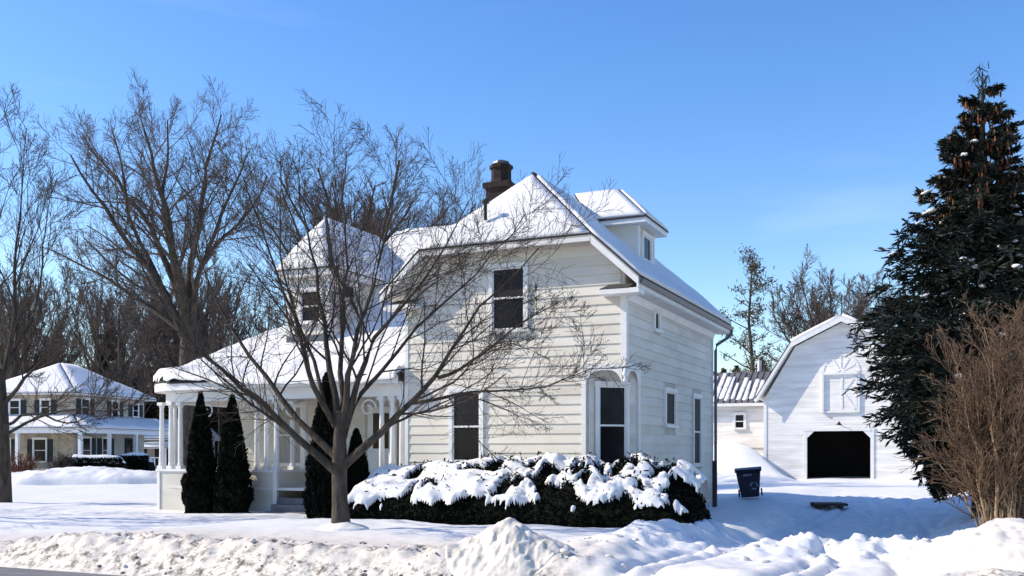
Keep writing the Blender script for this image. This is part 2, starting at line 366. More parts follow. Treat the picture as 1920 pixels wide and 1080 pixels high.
# windows -----------------------------------------------------------------
def window(parent, org, ux, nx, x0, x1, z0, z1, rail=None, case=0.09, glass='glass', upper='screen', sill=True, curtain=None, name='window'):
    """org: origin, ux: axis along the wall, nx: outward normal (local), x0..x1 z0..z1 the glazed opening"""
    org = Vector(org); ux = Vector(ux); nx = Vector(nx); uz = Vector((0,0,1))
    def bx(xa, xb, za, zb, d0, d1):
        c = [org + ux*xa + nx*d0 + uz*za, org + ux*xb + nx*d0 + uz*za, org + ux*xb + nx*d0 + uz*zb, org + ux*xa + nx*d0 + uz*zb]
        return c, nx*(d1-d0)
    def mk(nm, boxes, m, par):
        b = MB()
        for q in boxes: b.prism(*bx(*q))
        return b.build(nm, m, par)
    c = case
    fr = mk(name, [(x0-c, x0, z0, z1, 0.0, 0.075), (x1, x1+c, z0, z1, 0.0, 0.075), (x0-c-0.02, x1+c+0.02, z1, z1+c*1.2, 0.0, 0.085)], M['trim'], parent)
    if sill: mk('sill', [(x0-c-0.04, x1+c+0.04, z0-0.07, z0-0.001, 0.0, 0.12)], M['trim'], fr)
    s = 0.035
    r = rail if rail else None
    sash = [(x0+0.001, x0+s, z0+0.001, z1-0.001, 0.012, 0.05), (x1-s, x1-0.001, z0+0.001, z1-0.001, 0.012, 0.05), (x0+s, x1-s, z0+0.001, z0+s, 0.012, 0.05), (x0+s, x1-s, z1-s, z1-0.001, 0.012, 0.05)]
    if r: sash.append((x0+s, x1-s, r-0.022, r+0.022, 0.012, 0.058))
    mk('sash', sash, M['trim'], fr)
    if r:
        mk('pane', [(x0+s, x1-s, z0+s, r-0.022, 0.010, 0.022)], M[glass], fr)
        mk('pane', [(x0+s, x1-s, r+0.022, z1-s, 0.012, 0.034)], M[upper], fr)
    else: mk('pane', [(x0+s, x1-s, z0+s, z1-s, 0.010, 0.024)], M[glass], fr)
    if curtain:
        ca, cb = curtain
        mk('curtain', [(ca, cb, z0+s+0.01, (r or z1)-0.03, 0.0225, 0.0235)], M['curtain'], fr)
    return fr
win_front = [(-3.34, -2.49, 4.60, 6.08, 5.36), (-4.43, -3.67, 1.43, 3.13, 2.28)]
for x0, x1, z0, z1, r in win_front: window(H, (0,0,0), (1,0,0), (0,-1,0), x0, x1, z0, z1, r)
win_side = [(2.24, 2.62, 4.72, 5.16, None), (3.25, 4.15, 2.36, 3.22, None), (6.15, 6.95, 1.30, 3.22, 2.23)]
for x0, x1, z0, z1, r in win_side: window(H, (0,0,0), (0,1,0), (1,0,0), x0, x1, z0, z1, r, glass='screen')
s2 = math.sqrt(0.5)
window(H, (-CC, 0, 0), (s2, s2, 0), (s2, -s2, 0), 0.31, 1.01, 1.35, 3.2, 2.28)
# siding boards ------------------------------------------------------------
REV = 0.228
def board(parent, org, ux, nx, x0, x1, za, zb, x0t=None, x1t=None, m='siding'):
    org = Vector(org); ux = Vector(ux); nx = Vector(nx); uz = Vector((0,0,1))
    x0t = x0 if x0t is None else x0t; x1t = x1 if x1t is None else x1t
    P = lambda x, z, d: tuple(org + ux*x + uz*z + nx*d)
    v = [P(x0,za,0.004), P(x1,za,0.004), P(x1,za,0.034), P(x0,za,0.034), P(x0t,zb,0.004), P(x1t,zb,0.004), P(x1t,zb,0.010), P(x0t,zb,0.010)]
    f = [(0,1,2,3), (3,2,6,7), (7,6,5,4), (0,3,7,4), (1,5,6,2), (0,4,5,1)]
    me = bpy.data.meshes.new('siding_board'); me.from_pydata(v, [], f)
    return link('siding_board', me, M[m], parent)
_jr = random.Random(2)
def side_rows(parent, org, ux, nx, xl, xr, z0, z1, wins, lim=None, m='siding'):
    z = z0
    while z < z1-0.02:
        zb = min(z+REV, z1)
        a0, a1 = xl, xr
        if lim:
            l0 = lim(z); l1 = lim(zb); a0, a1 = max(xl, l0[0]), min(xr, l0[1]); t0, t1 = max(xl, l1[0]), min(xr, l1[1])
            if t1-t0 < 0.1: break
        else: t0, t1 = a0, a1
        cuts = sorted([(w0-0.09, w1+0.09) for (w0, w1, wz0, wz1) in wins if wz0-0.06 < zb and wz1+0.10 > z])
        segs = []; cur = a0
        for c0, c1 in cuts:
            if c0-cur > 0.04: segs.append((cur, c0))
            cur = max(cur, c1)
        if a1-cur > 0.04: segs.append((cur, a1))
        seg2 = []
        for s0, s1 in segs:
            while s1-s0 > 3.9:
                c_ = s0+_jr.uniform(1.6, 3.4); seg2.append((s0, c_-0.002)); s0 = c_+0.002
            seg2.append((s0, s1))
        for s0, s1 in seg2:
            board(parent, org, ux, nx, s0, s1, z, zb, t0 if s0 == a0 else s0, t1 if s1 == a1 else s1, m)
        z += REV
fw = [(a, b, c, d) for a, b, c, d, _ in win_front]
sw = [(a, b, c, d) for a, b, c, d, _ in win_side]
zt = 0.5 + 14*REV
def lim_gable(z):
    d = 2.9 if z < 5.78 else 2.9-(z-5.78)/SL
    return (RX-d, RX+d)
side_rows(H, (0,0,0), (1,0,0), (0,-1,0), -5.7, -CC-0.10, 0.5, zt, fw)
side_rows(H, (0,0,0), (1,0,0), (0,-1,0), -5.7, -0.10, zt, 6.95, fw, lim_gable)
side_rows(H, (0,0,0), (0,1,0), (1,0,0), CC+0.10, 8.5, 0.5, zt, sw)
side_rows(H, (0,0,0), (0,1,0), (1,0,0), 0.10, 8.5, zt, 5.28, sw)
side_rows(H, (-CC,0,0), (s2,s2,0), (s2,-s2,0), 0.06, 0.20, 0.5, 3.4, [])
side_rows(H, (-CC,0,0), (s2,s2,0), (s2,-s2,0), 1.12, 1.28, 0.5, 3.4, [])
# corner boards
cb = [(-0.10, 0.045, -0.045, 0.10, WT-0.01, 5.28)]
MB().box(-0.10, 0.045, -0.045, -0.001, WT, 5.26).build('corner_board', M['trim'], H)
MB().box(0.002, 0.044, 0.0, 0.10, WT, 5.26).build('corner_board', M['trim'], H)
MB().box(-CC-0.10, -CC+0.01, -0.045, -0.001, 0.2, WT-0.012).build('corner_board', M['trim'], H)
MB().box(0.001, 0.045, CC-0.01, CC+0.10, 0.2, WT-0.012).build('corner_board', M['trim'], H)
MB().box(0.001, 0.045, 8.5, 8.6, 0.2, 5.26).build('corner_board', M['trim'], H)
MB().box(-5.8, -5.7, -0.045, -0.001, 0.2, 5.2).build('corner_board', M['trim'], H)
# band under the second floor, soffit of the cut corner
MB().box(-CC-0.10, 0.05, -0.055, -0.003, WT-0.01, WT+0.088).build('band_board', M['trim'], H)
MB().box(0.003, 0.056, -0.003, CC+0.10, WT-0.01, WT+0.088).build('band_board', M['trim'], H)
MB().prism([(-CC,-0.002,WT-0.03), (0.002,-0.002,WT-0.03), (0.002,CC,WT-0.03)], (0,0,0.028)).build('corner_soffit', M['soffit'], H)
# scroll-sawn arches and the pendant under the overhanging corner
def arch(n0, n1, axis_u, nrm, name='bracket'):
    o = Vector(n0); L = (Vector(n1)-o).length; u = Vector(axis_u); b = MB(); K = 12
    for i in range(K):
        t0, t1 = i/K, (i+1)/K
        f = lambda t: 0.05 + 0.30*abs(2*t-1)**4
        p = [o+u*(L*t0), o+u*(L*t1), o+u*(L*t1)+Vector((0,0,-f(t1))), o+u*(L*t0)+Vector((0,0,-f(t0)))]
        b.prism(p, Vector(nrm)*0.03)
    return b.build(name, M['trim'], H)
arch((-CC, -0.01, WT-0.012), (-0.06, -0.01, WT-0.012), (1,0,0), (0,-1,0))
arch((0.01, 0.06, WT-0.012), (0.01, CC, WT-0.012), (0,1,0), (1,0,0))
MB().lathe((0.0, 0.0, WT-0.42), [(0.012,0.05),(0.05,0.08),(0.06,0.12),(0.03,0.17),(0.05,0.21),(0.07,0.27),(0.05,0.33),(0.04,0.36),(0.05,0.40)], 10).build('pendant', M['trim'], H, smooth=True)
# roofs of the front wing ---------------------------------------------------
yF, yB = -0.45, 9.15
roof_plane('roof', [(XE,yF,EZ), (XE,yB,EZ), (XC,yB,CZ), (RX,7.2,RZ), (RX,1.44,RZ), (XC,yF,CZ)], H, seed=1)
roof_plane('hip_roof', [(XC,yF,CZ), (RX,1.44,RZ), (2*RX-XC,yF,CZ)], H, seed=2, snow=0.06)
roof_plane('roof', [(2*RX-XE,yF,EZ), (2*RX-XC,yF,CZ), (RX,1.44,RZ), (RX,7.2,RZ), (2*RX-XC,yB,CZ), (2*RX-XE,yB,EZ)], H, seed=3)
MB().tube([(RX,1.40,RZ+0.05), (RX,1.9,RZ+0.07), (RX,3.2,RZ+0.05)], [0.05,0.05,0.03], 6).build('ridge_cap', M['shingle'], H)
# eaves: soffit, fascia, frieze, gutter, downspout, rake boards, cornice returns
MB().box(0.046, XE-0.03, -0.40, 9.1, EZ-0.26, EZ-0.235).build('soffit_board', M['soffit'], H)
MB().box(XE-0.048, XE, yF-0.002, yB, EZ-0.24, EZ-0.06).build('fascia', M['trim'], H)
MB().prism([(0.046,0,5.13), (0.11,0,5.305), (0.046,0,5.305)], (0,8.6,0)).build('frieze_moulding', M['trim'], H)
MB().prism([(XE+0.005,-0.40,EZ-0.05), (XE+0.005,-0.40,EZ-0.14), (XE+0.06,-0.40,EZ-0.155), (XE+0.10,-0.40,EZ-0.05)], (0,9.6,0)).build('gutter', M['gutter'], H)
MB().tube([(0.51,9.05,EZ-0.14), (0.51,9.05,EZ-0.26), (0.42,8.95,EZ-0.38), (0.14,8.66,EZ-0.62), (0.10,8.66,EZ-0.80), (0.10,8.66,0.15)], 0.048, 8).build('downspout', M['gutter'], H)
for sg, xe, xc in ((1, XE, XC), (-1, 2*RX-XE, 2*RX-XC)):
    MB().prism([(xe,yF-0.03,EZ-0.20), (xe,yF-0.03,EZ-0.03), (xc,yF-0.03,CZ-0.03), (xc,yF-0.03,CZ-0.21)], (0,0.05,0)).build('rake_board', M['trim'], H)
    MB().prism([(xe-sg*0.004,yF+0.025,EZ-0.35), (xe-sg*0.004,yF+0.025,EZ-0.245), (xe-sg*0.95,yF+0.025,EZ-0.245), (xe-sg*0.95,yF+0.025,EZ-0.35)], (0,0.42,0)).build('cornice_return', M['trim'], H)
    MB().prism([(xe-sg*0.25,yF+0.03,EZ-0.242), (xe-sg*0.93,yF+0.03,EZ-0.242), (xe-sg*0.85,-0.04,EZ-0.10), (xe-sg*0.25,-0.04,EZ-0.10)], (0,0,0.02)).build('return_roof', M['shingle'], H)
MB().prism([(XC-0.02,yF-0.03,CZ-0.15), (XC-0.02,yF-0.03,CZ-0.05), (2*RX-XC+0.02,yF-0.03,CZ-0.05), (2*RX-XC+0.02,yF-0.03,CZ-0.15)], (0,0.05,0)).build('rake_board', M['soffit'], H)
# gable wall above the rows runs back under the clipped hip
MB().box(-4.4, -1.4, -0.045, -0.012, 6.95, 7.05).build('frieze_board', M['soffit'], H)
# dormer --------------------------------------------------------------------
yd = 4.39; DW = 0.75; dz = 7.82; dr = 8.86; xa = -0.85
dm = MB().prism([(xa,yd-DW,6.2), (xa,yd+DW,6.2), (xa,yd+DW,dz-0.02), (xa,yd-DW,dz-0.02)], (-1.6,0,0)).build('dormer', M['siding'], H)
roof_pl = [((-0.52,yd-1.05,dz), (-1.61,yd,dr), (RX,yd,dr), (-2.05,yd-1.05,dz)), ((-0.52,yd+1.05,dz), (-1.61,yd,dr), (RX,yd,dr), (-2.05,yd+1.05,dz)), ((-0.52,yd-1.05,dz), (-0.52,yd+1.05,dz), (-1.61,yd,dr))]
for i, pl in enumerate(roof_pl):
    dd = roof_plane('dormer_roof', pl, H, t=0.08, snow=0.07, seed=11+i, res=0.25)
MB().box(-2.0, -0.53, yd-1.04, yd+1.04, dz-0.13, dz-0.03).build('dormer_cornice', M['trim'], H)
MB().box(xa+0.002, xa+0.05, yd-DW, yd-DW+0.12, 6.3, dz-0.135).build('dormer_trim', M['trim'], H)
MB().box(xa+0.002, xa+0.05, yd+DW-0.12, yd+DW, 6.3, dz-0.135).build('dormer_trim', M['trim'], H)
window(H, (xa,0,0), (0,1,0), (1,0,0), yd-0.36, yd+0.36, 6.85, 7.50, None, case=0.08)
# chimney ---------------------------------------------------------------------
ch = MB(); cx_, cy_ = -4.3, 2.5
ch.box(cx_-0.31, cx_+0.31, cy_-0.31, cy_+0.31, 6.6, 8.72)
c_ = ch.build('chimney', M['brick'], H)
MB().box(cx_-0.38, cx_+0.38, cy_-0.38, cy_+0.38, 8.722, 8.86).build('chimney_band', M['brick'], c_)
MB().lathe((cx_,cy_,8.862), [(0.36,0),(0.30,0.08),(0.27,0.12),(0.27,0.38),(0.32,0.42),(0.32,0.50),(0.25,0.54)], 8, math.pi/8).build('chimney_stack', M['brick'], c_)
MB().lathe((cx_,cy_,9.405), [(0.24,0),(0.22,0.06),(0.12,0.10)], 8).build('chimney_cap', M['gutter'], c_)
# roof vent pipe
MB().tube([(-3.55,0.0,7.3), (-3.55,0.0,7.72)], 0.045, 8).lathe((-3.55,0.0,7.70), [(0.09,0),(0.10,0.05),(0.05,0.11)], 8).build('vent_pipe', M['black'], H)
# the main body and its bell-cast roof ---------------------------------------
XL, YFm, YBm, XR = -14.75, -0.35, 10.85, -3.15
MB().box(-13.2, -5.79, 2.3, 9.8, -0.3, 4.2).build('wall', M['wall'], H)
PD = [0, 0.4, 1.0, 2.0, 3.0, 3.9, 4.6, 5.5, 6]; PZ = [3.62, 3.80, 4.12, 4.70, 5.32, 5.98, 6.95, 8.50, 8.52]
def main_d(x, y, R=1.5):                                 # distance inside the eave line, corners rounded
    dx = np.maximum(x-XL, 0); dyf = np.maximum(y-YFm, 0); dyb = np.maximum(YBm-y, 0); dy = np.minimum(dyf, dyb)
    d = np.minimum(dx, dy)
    cor = (dx < R) & (dy < R)
    return np.where(cor, np.maximum(R-np.hypot(R-dx, R-dy), -0.6), d)
def roof_grid(x0, x1, y0, y1, st, off, name, m, parent, amp=0.0, close=None, smooth=True):
    xs = np.linspace(x0, x1, int((x1-x0)/st)+1); ys = np.linspace(y0, y1, int((y1-y0)/st)+1)
    XX, YY = np.meshgrid(xs, ys); D = main_d(XX, YY); ZZ = np.interp(np.clip(D, 0, 9), PD, PZ)
    keep = D > -0.01
    if callable(off): ZZ = ZZ + off(XX, YY, D)
    else: ZZ = ZZ + off
    id_ = np.arange(XX.size).reshape(XX.shape)
    q = np.stack([id_[:-1,:-1], id_[:-1,1:], id_[1:,1:], id_[1:,:-1]], -1).reshape(-1, 4)
    kk = keep.ravel(); q = q[kk[q].all(1)]
    return np.stack([XX, YY, ZZ], -1).reshape(-1, 3), q
def close_sheet(name, V, q, m, parent, skirt, smooth=True):
    me = bpy.data.meshes.new(name); bm = bmesh.new()
    vs = [bm.verts.new(p) for p in V]
    for f in q: bm.faces.new([vs[i] for i in f])
    bmesh.ops.delete(bm, geom=[v for v in bm.verts if not v.link_faces], context='VERTS')
    bd = [e for e in bm.edges if e.is_boundary]
    ext = bmesh.ops.extrude_edge_only(bm, edges=bd)
    for v in ext['geom']:
        if isinstance(v, bmesh.types.BMVert): v.co.z -= skirt
    bmesh.ops.recalc_face_normals(bm, faces=bm.faces); bm.to_mesh(me); bm.free()
    return link(name, me, m, parent, smooth=smooth)
mr_ = None
for k, (x0, x1, y0, y1) in enumerate(((XL, -5.82, YFm, 0.25), (XL, XR, 0.25, YBm))):
    V, q = roof_grid(x0, x1, y0, y1, 0.15, 0.0, 'main_roof', None, None)
    r_ = close_sheet('main_roof', V, q, M['shingle'], H, 0.05)
    if k == 0: mr_ = r_
def snow_off(x, y, d):
    t = 0.13 + 0.08*fbm(x, y, 0.9, 3, 41) + 0.05*fbm(x*2.5, y*0.5, 1.4, 3, 46) - 0.05*np.exp(-((d-1.35+0.2*fbm(x, y*0, 0.4, 2, 47))/0.10)**2)
    lip = np.exp(-(d/0.55)**2)
    left = sst(-x, 10.5, 13.0)
    t = t + lip*left*0.20 - 0.09*np.exp(-((d-0.28)/0.13)**2)*sst(x, -13.2, -12.4)*(0.7+0.6*fbm(x, y*0, 0.7, 2, 44))
    return t - 0.12*np.exp(-(d/0.07)**2)
V, q = roof_grid(XL-0.06, -5.84, YFm-0.06, YBm+0.02, 0.09, snow_off, 'snow', None, None)
sn = close_sheet('snow', V, q, M['snow'], mr_, 0.16)
V, q = roof_grid(-5.85, XR, 2.2, YBm, 0.12, lambda x, y, d: 0.14+0.04*fbm(x, y, 0.9, 3, 41), 'snow', None, None)
close_sheet('snow', V, q, M['snow'], mr_, 0.14)
# porch: eave beam, soffit, floor, low wall, posts, back wall
def corner_path(inset, z, K=8, x_end=-5.85, y_end=8.8):
    R = max(1.5-inset, 0.3); xl, yf = XL+inset, YFm+inset
    pts = [Vector((x_end, yf, z))]
    for i in range(K+1):
        w = math.pi*1.5 - (math.pi/2)*i/K
        pts.append(Vector((xl+R+R*math.cos(w), yf+R+R*math.sin(w), z)))
    pts.append(Vector((xl, y_end, z)))
    return pts
def ribbon(name, inset, depth, z0, z1, m, parent, x_end=-5.85, y_end=8.8):
    o_ = corner_path(inset, z0, x_end=x_end, y_end=y_end); i_ = corner_path(inset+depth, z0, x_end=x_end, y_end=y_end); b = MB()
    for k in range(len(o_)-1):
        b.prism([o_[k], o_[k+1], i_[k+1], i_[k]], (0,0,z1-z0))
    return b.build(name, m, parent)
ribbon('fascia', 0.03, 0.05, 3.38, 3.60, M['trim'], H)
ribbon('soffit_board', 0.085, 2.3, 3.40, 3.44, M['soffit'], H)
ribbon('porch_beam', 0.34, 0.16, 3.08, 3.398, M['trim'], H)
MB().prism([(-13.95,0.35,0.62), (-13.6,0,0.62), (-5.82,0,0.62), (-5.82,2.29,0.62), (-13.95,2.29,0.62)], (0,0,0.07)).build('porch_floor', M['soffit'], H)
MB().box(-14.05, -9.91, 0.01, 0.07, -0.2, 1.10).build('porch_skirt', M['siding'], H)
MB().box(-14.05, -13.99, 0.071, 9.0, -0.2, 1.10).build('porch_skirt', M['siding'], H)
MB().box(-14.11, -9.80, -0.03, 0.13, 1.102, 1.17).build('rail_cap', M['trim'], H)
MB().box(-14.11, -13.95, 0.131, 9.0, 1.102, 1.17).build('rail_cap', M['trim'], H)
MB().box(-14.07, -13.97, -0.02, 0.009, -0.2, 1.10).build('corner_board', M['trim'], H)
MB().box(-9.90, -9.83, 0.07, 1.6, -0.2, 1.10).build('porch_skirt', M['siding'], H)
MB().box(-9.94, -9.79, 0.171, 1.6, 1.102, 1.17).build('rail_cap', M['trim'], H)
MB().box(-9.93, -9.80, -0.03, 0.06, -0.2, 1.10).build('corner_board', M['trim'], H)
MB().box(-12.95, -12.85, -0.035, 0.0, -0.2, 1.10).build('corner_board', M['trim'], H)
def post(x, y, z0=1.17, z1=3.08, r=0.072):
    b = MB(); b.box(x-r*1.35, x+r*1.35, y-r*1.35, y+r*1.35, z0, z0+0.09)
    b.lathe((x, y, z0+0.09), [(r*1.15,0),(r*1.15,0.05),(r,0.08),(r*0.98,0.9),(r*0.82,z1-z0-0.30),(r*0.82,z1-z0-0.26),(r*1.1,z1-z0-0.22),(r*1.1,z1-z0-0.18)], 12)
    b.box(x-r*1.3, x+r*1.3, y-r*1.3, y+r*1.3, z1-0.09, z1-0.002)
    return b.build('porch_post', M['trim'], H, smooth=False)
for x, y in ((-13.97, 0.07), (-13.62, 0.07), (-13.27, 0.07), (-13.97, 0.60), (-10.55, 0.08), (-10.22, 0.08), (-9.90, 0.10), (-9.87, 0.75), (-9.87, 1.35)): post(x, y)
for x, y in ((-6.55, 0.08), (-6.22, 0.08), (-5.95, 0.08), (-6.55, 0.55)): post(x, y, z0=0.69)
MB().box(-6.7, -5.83, 0.02, 0.06, 0.2, 0.62).build('porch_skirt', M['siding'], H)
side_rows(H, (0,2.3,0), (1,0,0), (0,-1,0), -13.1, -5.85, 0.70, 3.39, [(-11.6,-10.7,1.3,3.0), (-8.4,-7.4,0.7,2.95)])
window(H, (0,2.3,0), (1,0,0), (0,-1,0), -11.6, -10.7, 1.3, 3.0, 2.15, glass='curtain', upper='curtain')
fd = MB().box(-8.38, -7.42, 2.25, 2.298, 0.70, 2.93).build('front_door', M['trim'], H)
MB().box(-8.2, -7.6, 2.235, 2.249, 1.75, 2.75).build('door_glass', M['glass'], fd)
MB().lathe((-7.52, 2.22, 1.65), [(0.03,0),(0.04,0.03),(0.03,0.06)], 8).build('door_knob', M['black'], fd)
window(H, (-13.2,0,0), (0,1,0), (-1,0,0), 3.4, 4.3, 1.4, 3.0, 2.2)
for i in range(4): MB().box(-9.75, -7.5, -0.9+i*0.28, 0.4, -0.25+i*0.17+0.0, -0.08+i*0.17-0.002*i).build('porch_step', M['step'], H)
# scrolled brackets of the porch arch
def scroll(x, sg, z=3.07):
    pts = []
    for i in range(26):
        w = i/25*math.pi*2.6; r = 0.25*(1-i/32)
        pts.append((x+sg*(0.28-r*math.cos(w)), 0.10, z-0.28+r*math.sin(w)))
    return MB().tube(pts, 0.022, 5).build('scroll_bracket', M['trim'], H)
scroll(-10.7, -1); scroll(-12.6, 1); scroll(-9.75, 1); scroll(-6.7, -1)
mbx = MB().box(-6.95, -6.62, 2.10, 2.25, 1.62, 1.85).build('letter_box', M['black'], H)
MB().box(-6.97, -6.60, 2.08, 2.26, 1.852, 1.88).build('lid', M['black'], mbx)
# steep hipped dormer over the porch ---------------------------------------
fx0, fx1, fy, fz0, fz1, fr_z, fry = -10.67, -9.25, 1.60, 4.5, 6.80, 8.48, 2.45
MB().box(fx0, fx1, fy, 4.9, fz0, fz1).build('dormer', M['wall'], H)
wf = (-10.18, -9.52, 5.36, 6.24); wr = (2.25, 2.82, 6.10, 6.50)
side_rows(H, (0,fy,0), (1,0,0), (0,-1,0), fx0+0.09, fx1-0.09, 4.72, 6.62, [wf])
side_rows(H, (fx1,0,0), (0,1,0), (1,0,0), fy+0.09, 4.6, 4.72, 6.62, [wr])
side_rows(H, (fx0,0,0), (0,1,0), (-1,0,0), fy+0.09, 4.6, 4.72, 6.62, [])
window(H, (0,fy,0), (1,0,0), (0,-1,0), *wf, 5.80, case=0.08)
window(H, (fx1,0,0), (0,1,0), (1,0,0), *wr, None, case=0.07)
for x0, x1, y0, y1 in ((fx0-0.04, fx0+0.09, fy-0.045, fy-0.001), (fx1-0.09, fx1+0.04, fy-0.045, fy-0.001), (fx1+0.001, fx1+0.045, fy, fy+0.09), (fx0-0.045, fx0-0.001, fy, fy+0.09)):
    MB().box(x0, x1, y0, y1, fz0, 6.62).build('corner_board', M['trim'], H)
o_ = 0.26; e0, e1, ey = fx0-o_, fx1+o_, fy-o_; rx = (fx0+fx1)/2
MB().box(e0+0.03, e1-0.03, ey+0.03, 4.6, 6.63, 6.79).build('dormer_cornice', M['soffit'], H)
MB().box(fx0-0.02, fx1+0.06, fy-0.06, fy-0.03, 4.60, 4.98).build('flashing', M['gutter'], H)
def bell(p, q, n=4):                                    # slightly bell-shaped rafters
    return [p.lerp(q, i/n) + Vector((0, 0, 0.09*math.sin(math.pi*i/n))) for i in range(n+1)]
def curved_roof(name, A0, A1, B0, B1, seed):
    A0, A1, B0, B1 = map(Vector, (A0, A1, B0, B1)); L0, L1 = bell(A0, B0), bell(A1, B1)
    d = None
    for i in range(4):
        pl = [L0[i], L1[i], L1[i+1], L0[i+1]]
        if (pl[2]-pl[3]).length < 1e-4: pl = pl[:3]
        k = roof_plane(name, pl, H, t=0.05, snow=0.05, seed=seed+i, res=0.3)
curved_roof('dormer_roof', (e0, ey, 6.82), (e1, ey, 6.82), (rx, fry, fr_z), (rx, fry, fr_z), 50)
curved_roof('dormer_roof', (e1, ey, 6.82), (e1, 4.7, 6.82), (rx, fry, fr_z), (rx, 5.4, fr_z), 60)
curved_roof('dormer_roof', (e0, ey, 6.82), (e0, 4.7, 6.82), (rx, fry, fr_z), (rx, 5.4, fr_z), 70)

# ------------------------------------------------------------------ the barn
BP = Vector((20.3, 48.0, 0.0)); B = empty('gambrel_barn', BP, -HA)
tag(B, 'white gambrel roofed barn with dark open doorway at the end of the driveway', 'barn')
gz = 0.05
prof_o = [(-8.15,4.42), (-6.35,7.28), (-3.9,8.46), (-1.45,7.28), (0.35,4.42)]
prof_w = [(-7.8,4.35), (-6.2,7.08), (-3.9,8.2), (-1.6,7.08), (0,4.35)]
dx0, dx1, dzt = -5.62, -2.54, 2.69
w = MB()
w.prism([(-7.8,0,gz-0.6), (dx0,0,gz-0.6), (dx0,0,dzt-0.3), (dx0,0,4.35), (-7.8,0,4.35)], (0,0.15,0))
w.prism([(dx1,0,gz-0.6), (0,0,gz-0.6), (0,0,4.35), (dx1,0,4.35), (dx1,0,dzt-0.3)], (0,0.15,0))
w.prism([(dx0,0,dzt), (dx1,0,dzt), (dx1,0,4.35), (dx0,0,4.35)], (0,0.15,0))
w.prism([(-7.8,0,4.351), (0,0,4.351), (-1.6,0,7.08), (-3.9,0,8.2), (-6.2,0,7.08)], (0,0.15,0))
w.prism([(dx0,0,dzt-0.32), (dx0+0.34,0,dzt-0.001), (dx0,0,dzt-0.001)], (0,0.15,0)); w.prism([(dx1,0,dzt-0.32), (dx1,0,dzt-0.001), (dx1-0.34,0,dzt-0.001)], (0,0.15,0))
w.build('front_wall', M['barn'], B)
MB().box(-0.15, 0, 0.151, 13, gz-0.6, 4.4).build('side_wall', M['barn'], B)
MB().box(-7.8, -7.65, 0.151, 13, gz-0.6, 4.4).build('side_wall', M['barn'], B)
MB().box(-7.8, 0, 13.0, 13.15, gz-0.6, 7.0).build('back_wall', M['barn'], B)
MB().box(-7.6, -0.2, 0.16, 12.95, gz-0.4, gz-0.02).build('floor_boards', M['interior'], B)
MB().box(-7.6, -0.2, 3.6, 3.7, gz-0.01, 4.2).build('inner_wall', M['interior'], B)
for i in range(4):
    (x0, z0), (x1, z1) = prof_o[i], prof_o[i+1]
    n_ = Vector((-(z1-z0), 0, x1-x0)).normalized()
    rp = MB().prism([(x0,-0.46,z0), (x1,-0.46,z1), (x1,13.6,z1), (x0,13.6,z0)], -n_*0.13).build('roof', M['trim'], B)
    MB().prism([Vector((x0,-0.47,z0))+n_*0.004, Vector((x1,-0.47,z1))+n_*0.004, Vector((x1,13.6,z1))+n_*0.004, Vector((x0,13.6,z0))+n_*0.004], n_*0.04).build('shingles', M['shingle'] if i in (0,3) else M['trim'], rp)
    if i in (1, 2): snow_sheet('snow', [Vector((x0,-0.44,z0))+n_*0.05, Vector((x1,-0.44,z1))+n_*0.05, Vector((x1,13.5,z1))+n_*0.05, Vector((x0,13.5,z0))+n_*0.05], 0.14, rp, M['snow'], res=0.7, seed=30+i)
    MB().prism([(x0,-0.515,z0-0.05), (x1,-0.515,z1-0.05), (x1,-0.515,z1-0.27), (x0,-0.515,z0-0.27)], (0,0.045,0)).build('rake_board', M['trim'], B)
for x in (-7.82, -0.14): MB().box(x, x+0.16, -0.03, -0.001, gz-0.4, 4.3).build('corner_board', M['trim'], B)
df = MB().box(dx0-0.16, dx0, -0.045, -0.001, gz-0.2, dzt).build('door_frame', M['trim'], B)
MB().box(dx1, dx1+0.16, -0.045, -0.001, gz-0.2, dzt).build('door_frame', M['trim'], B)
MB().box(dx0-0.20, dx1+0.20, -0.06, -0.001, dzt+0.001, dzt+0.15).build('door_frame', M['trim'], B)
MB().prism([(dx0+0.001,-0.04,dzt-0.36), (dx0+0.36,-0.04,dzt-0.002), (dx0+0.001,-0.04,dzt-0.002)], (0,0.038,0)).build('door_brace', M['trim'], B)
MB().prism([(dx1-0.001,-0.04,dzt-0.36), (dx1-0.36,-0.04,dzt-0.002), (dx1-0.001,-0.04,dzt-0.002)], (0,0.038,0)).build('door_brace', M['trim'], B)
lx0, lx1, lz0, lz1 = -4.78, -3.15, 3.72, 5.55; lm = (lx0+lx1)/2
ld = MB().box(lx0, lx1, -0.05, -0.001, lz0, lz1).build('loft_door', M['barn'], B)
fr = MB(); fr.box(lx0-0.10, lx0-0.001, -0.16, -0.001, lz0-0.1, lz1+0.1).box(lx1+0.001, lx1+0.10, -0.09, -0.001, lz0-0.1, lz1+0.1).box(lx0, lx1, -0.16, -0.001, lz1+0.001, lz1+0.10).box(lx0, lx1, -0.10, -0.001, lz0-0.10, lz0-0.001)
fr.build('loft_frame', M['trim'], B)
def bar(p, q, wdt, y0, y1):
    p = Vector((p[0], 0, p[1])); q = Vector((q[0], 0, q[1])); d = (q-p).normalized(); s = Vector((-d.z, 0, d.x))*wdt/2
    return [Vector((v.x, y0, v.z)) for v in (p-s, q-s, q+s, p+s)], (0, y1-y0, 0)
br = MB()
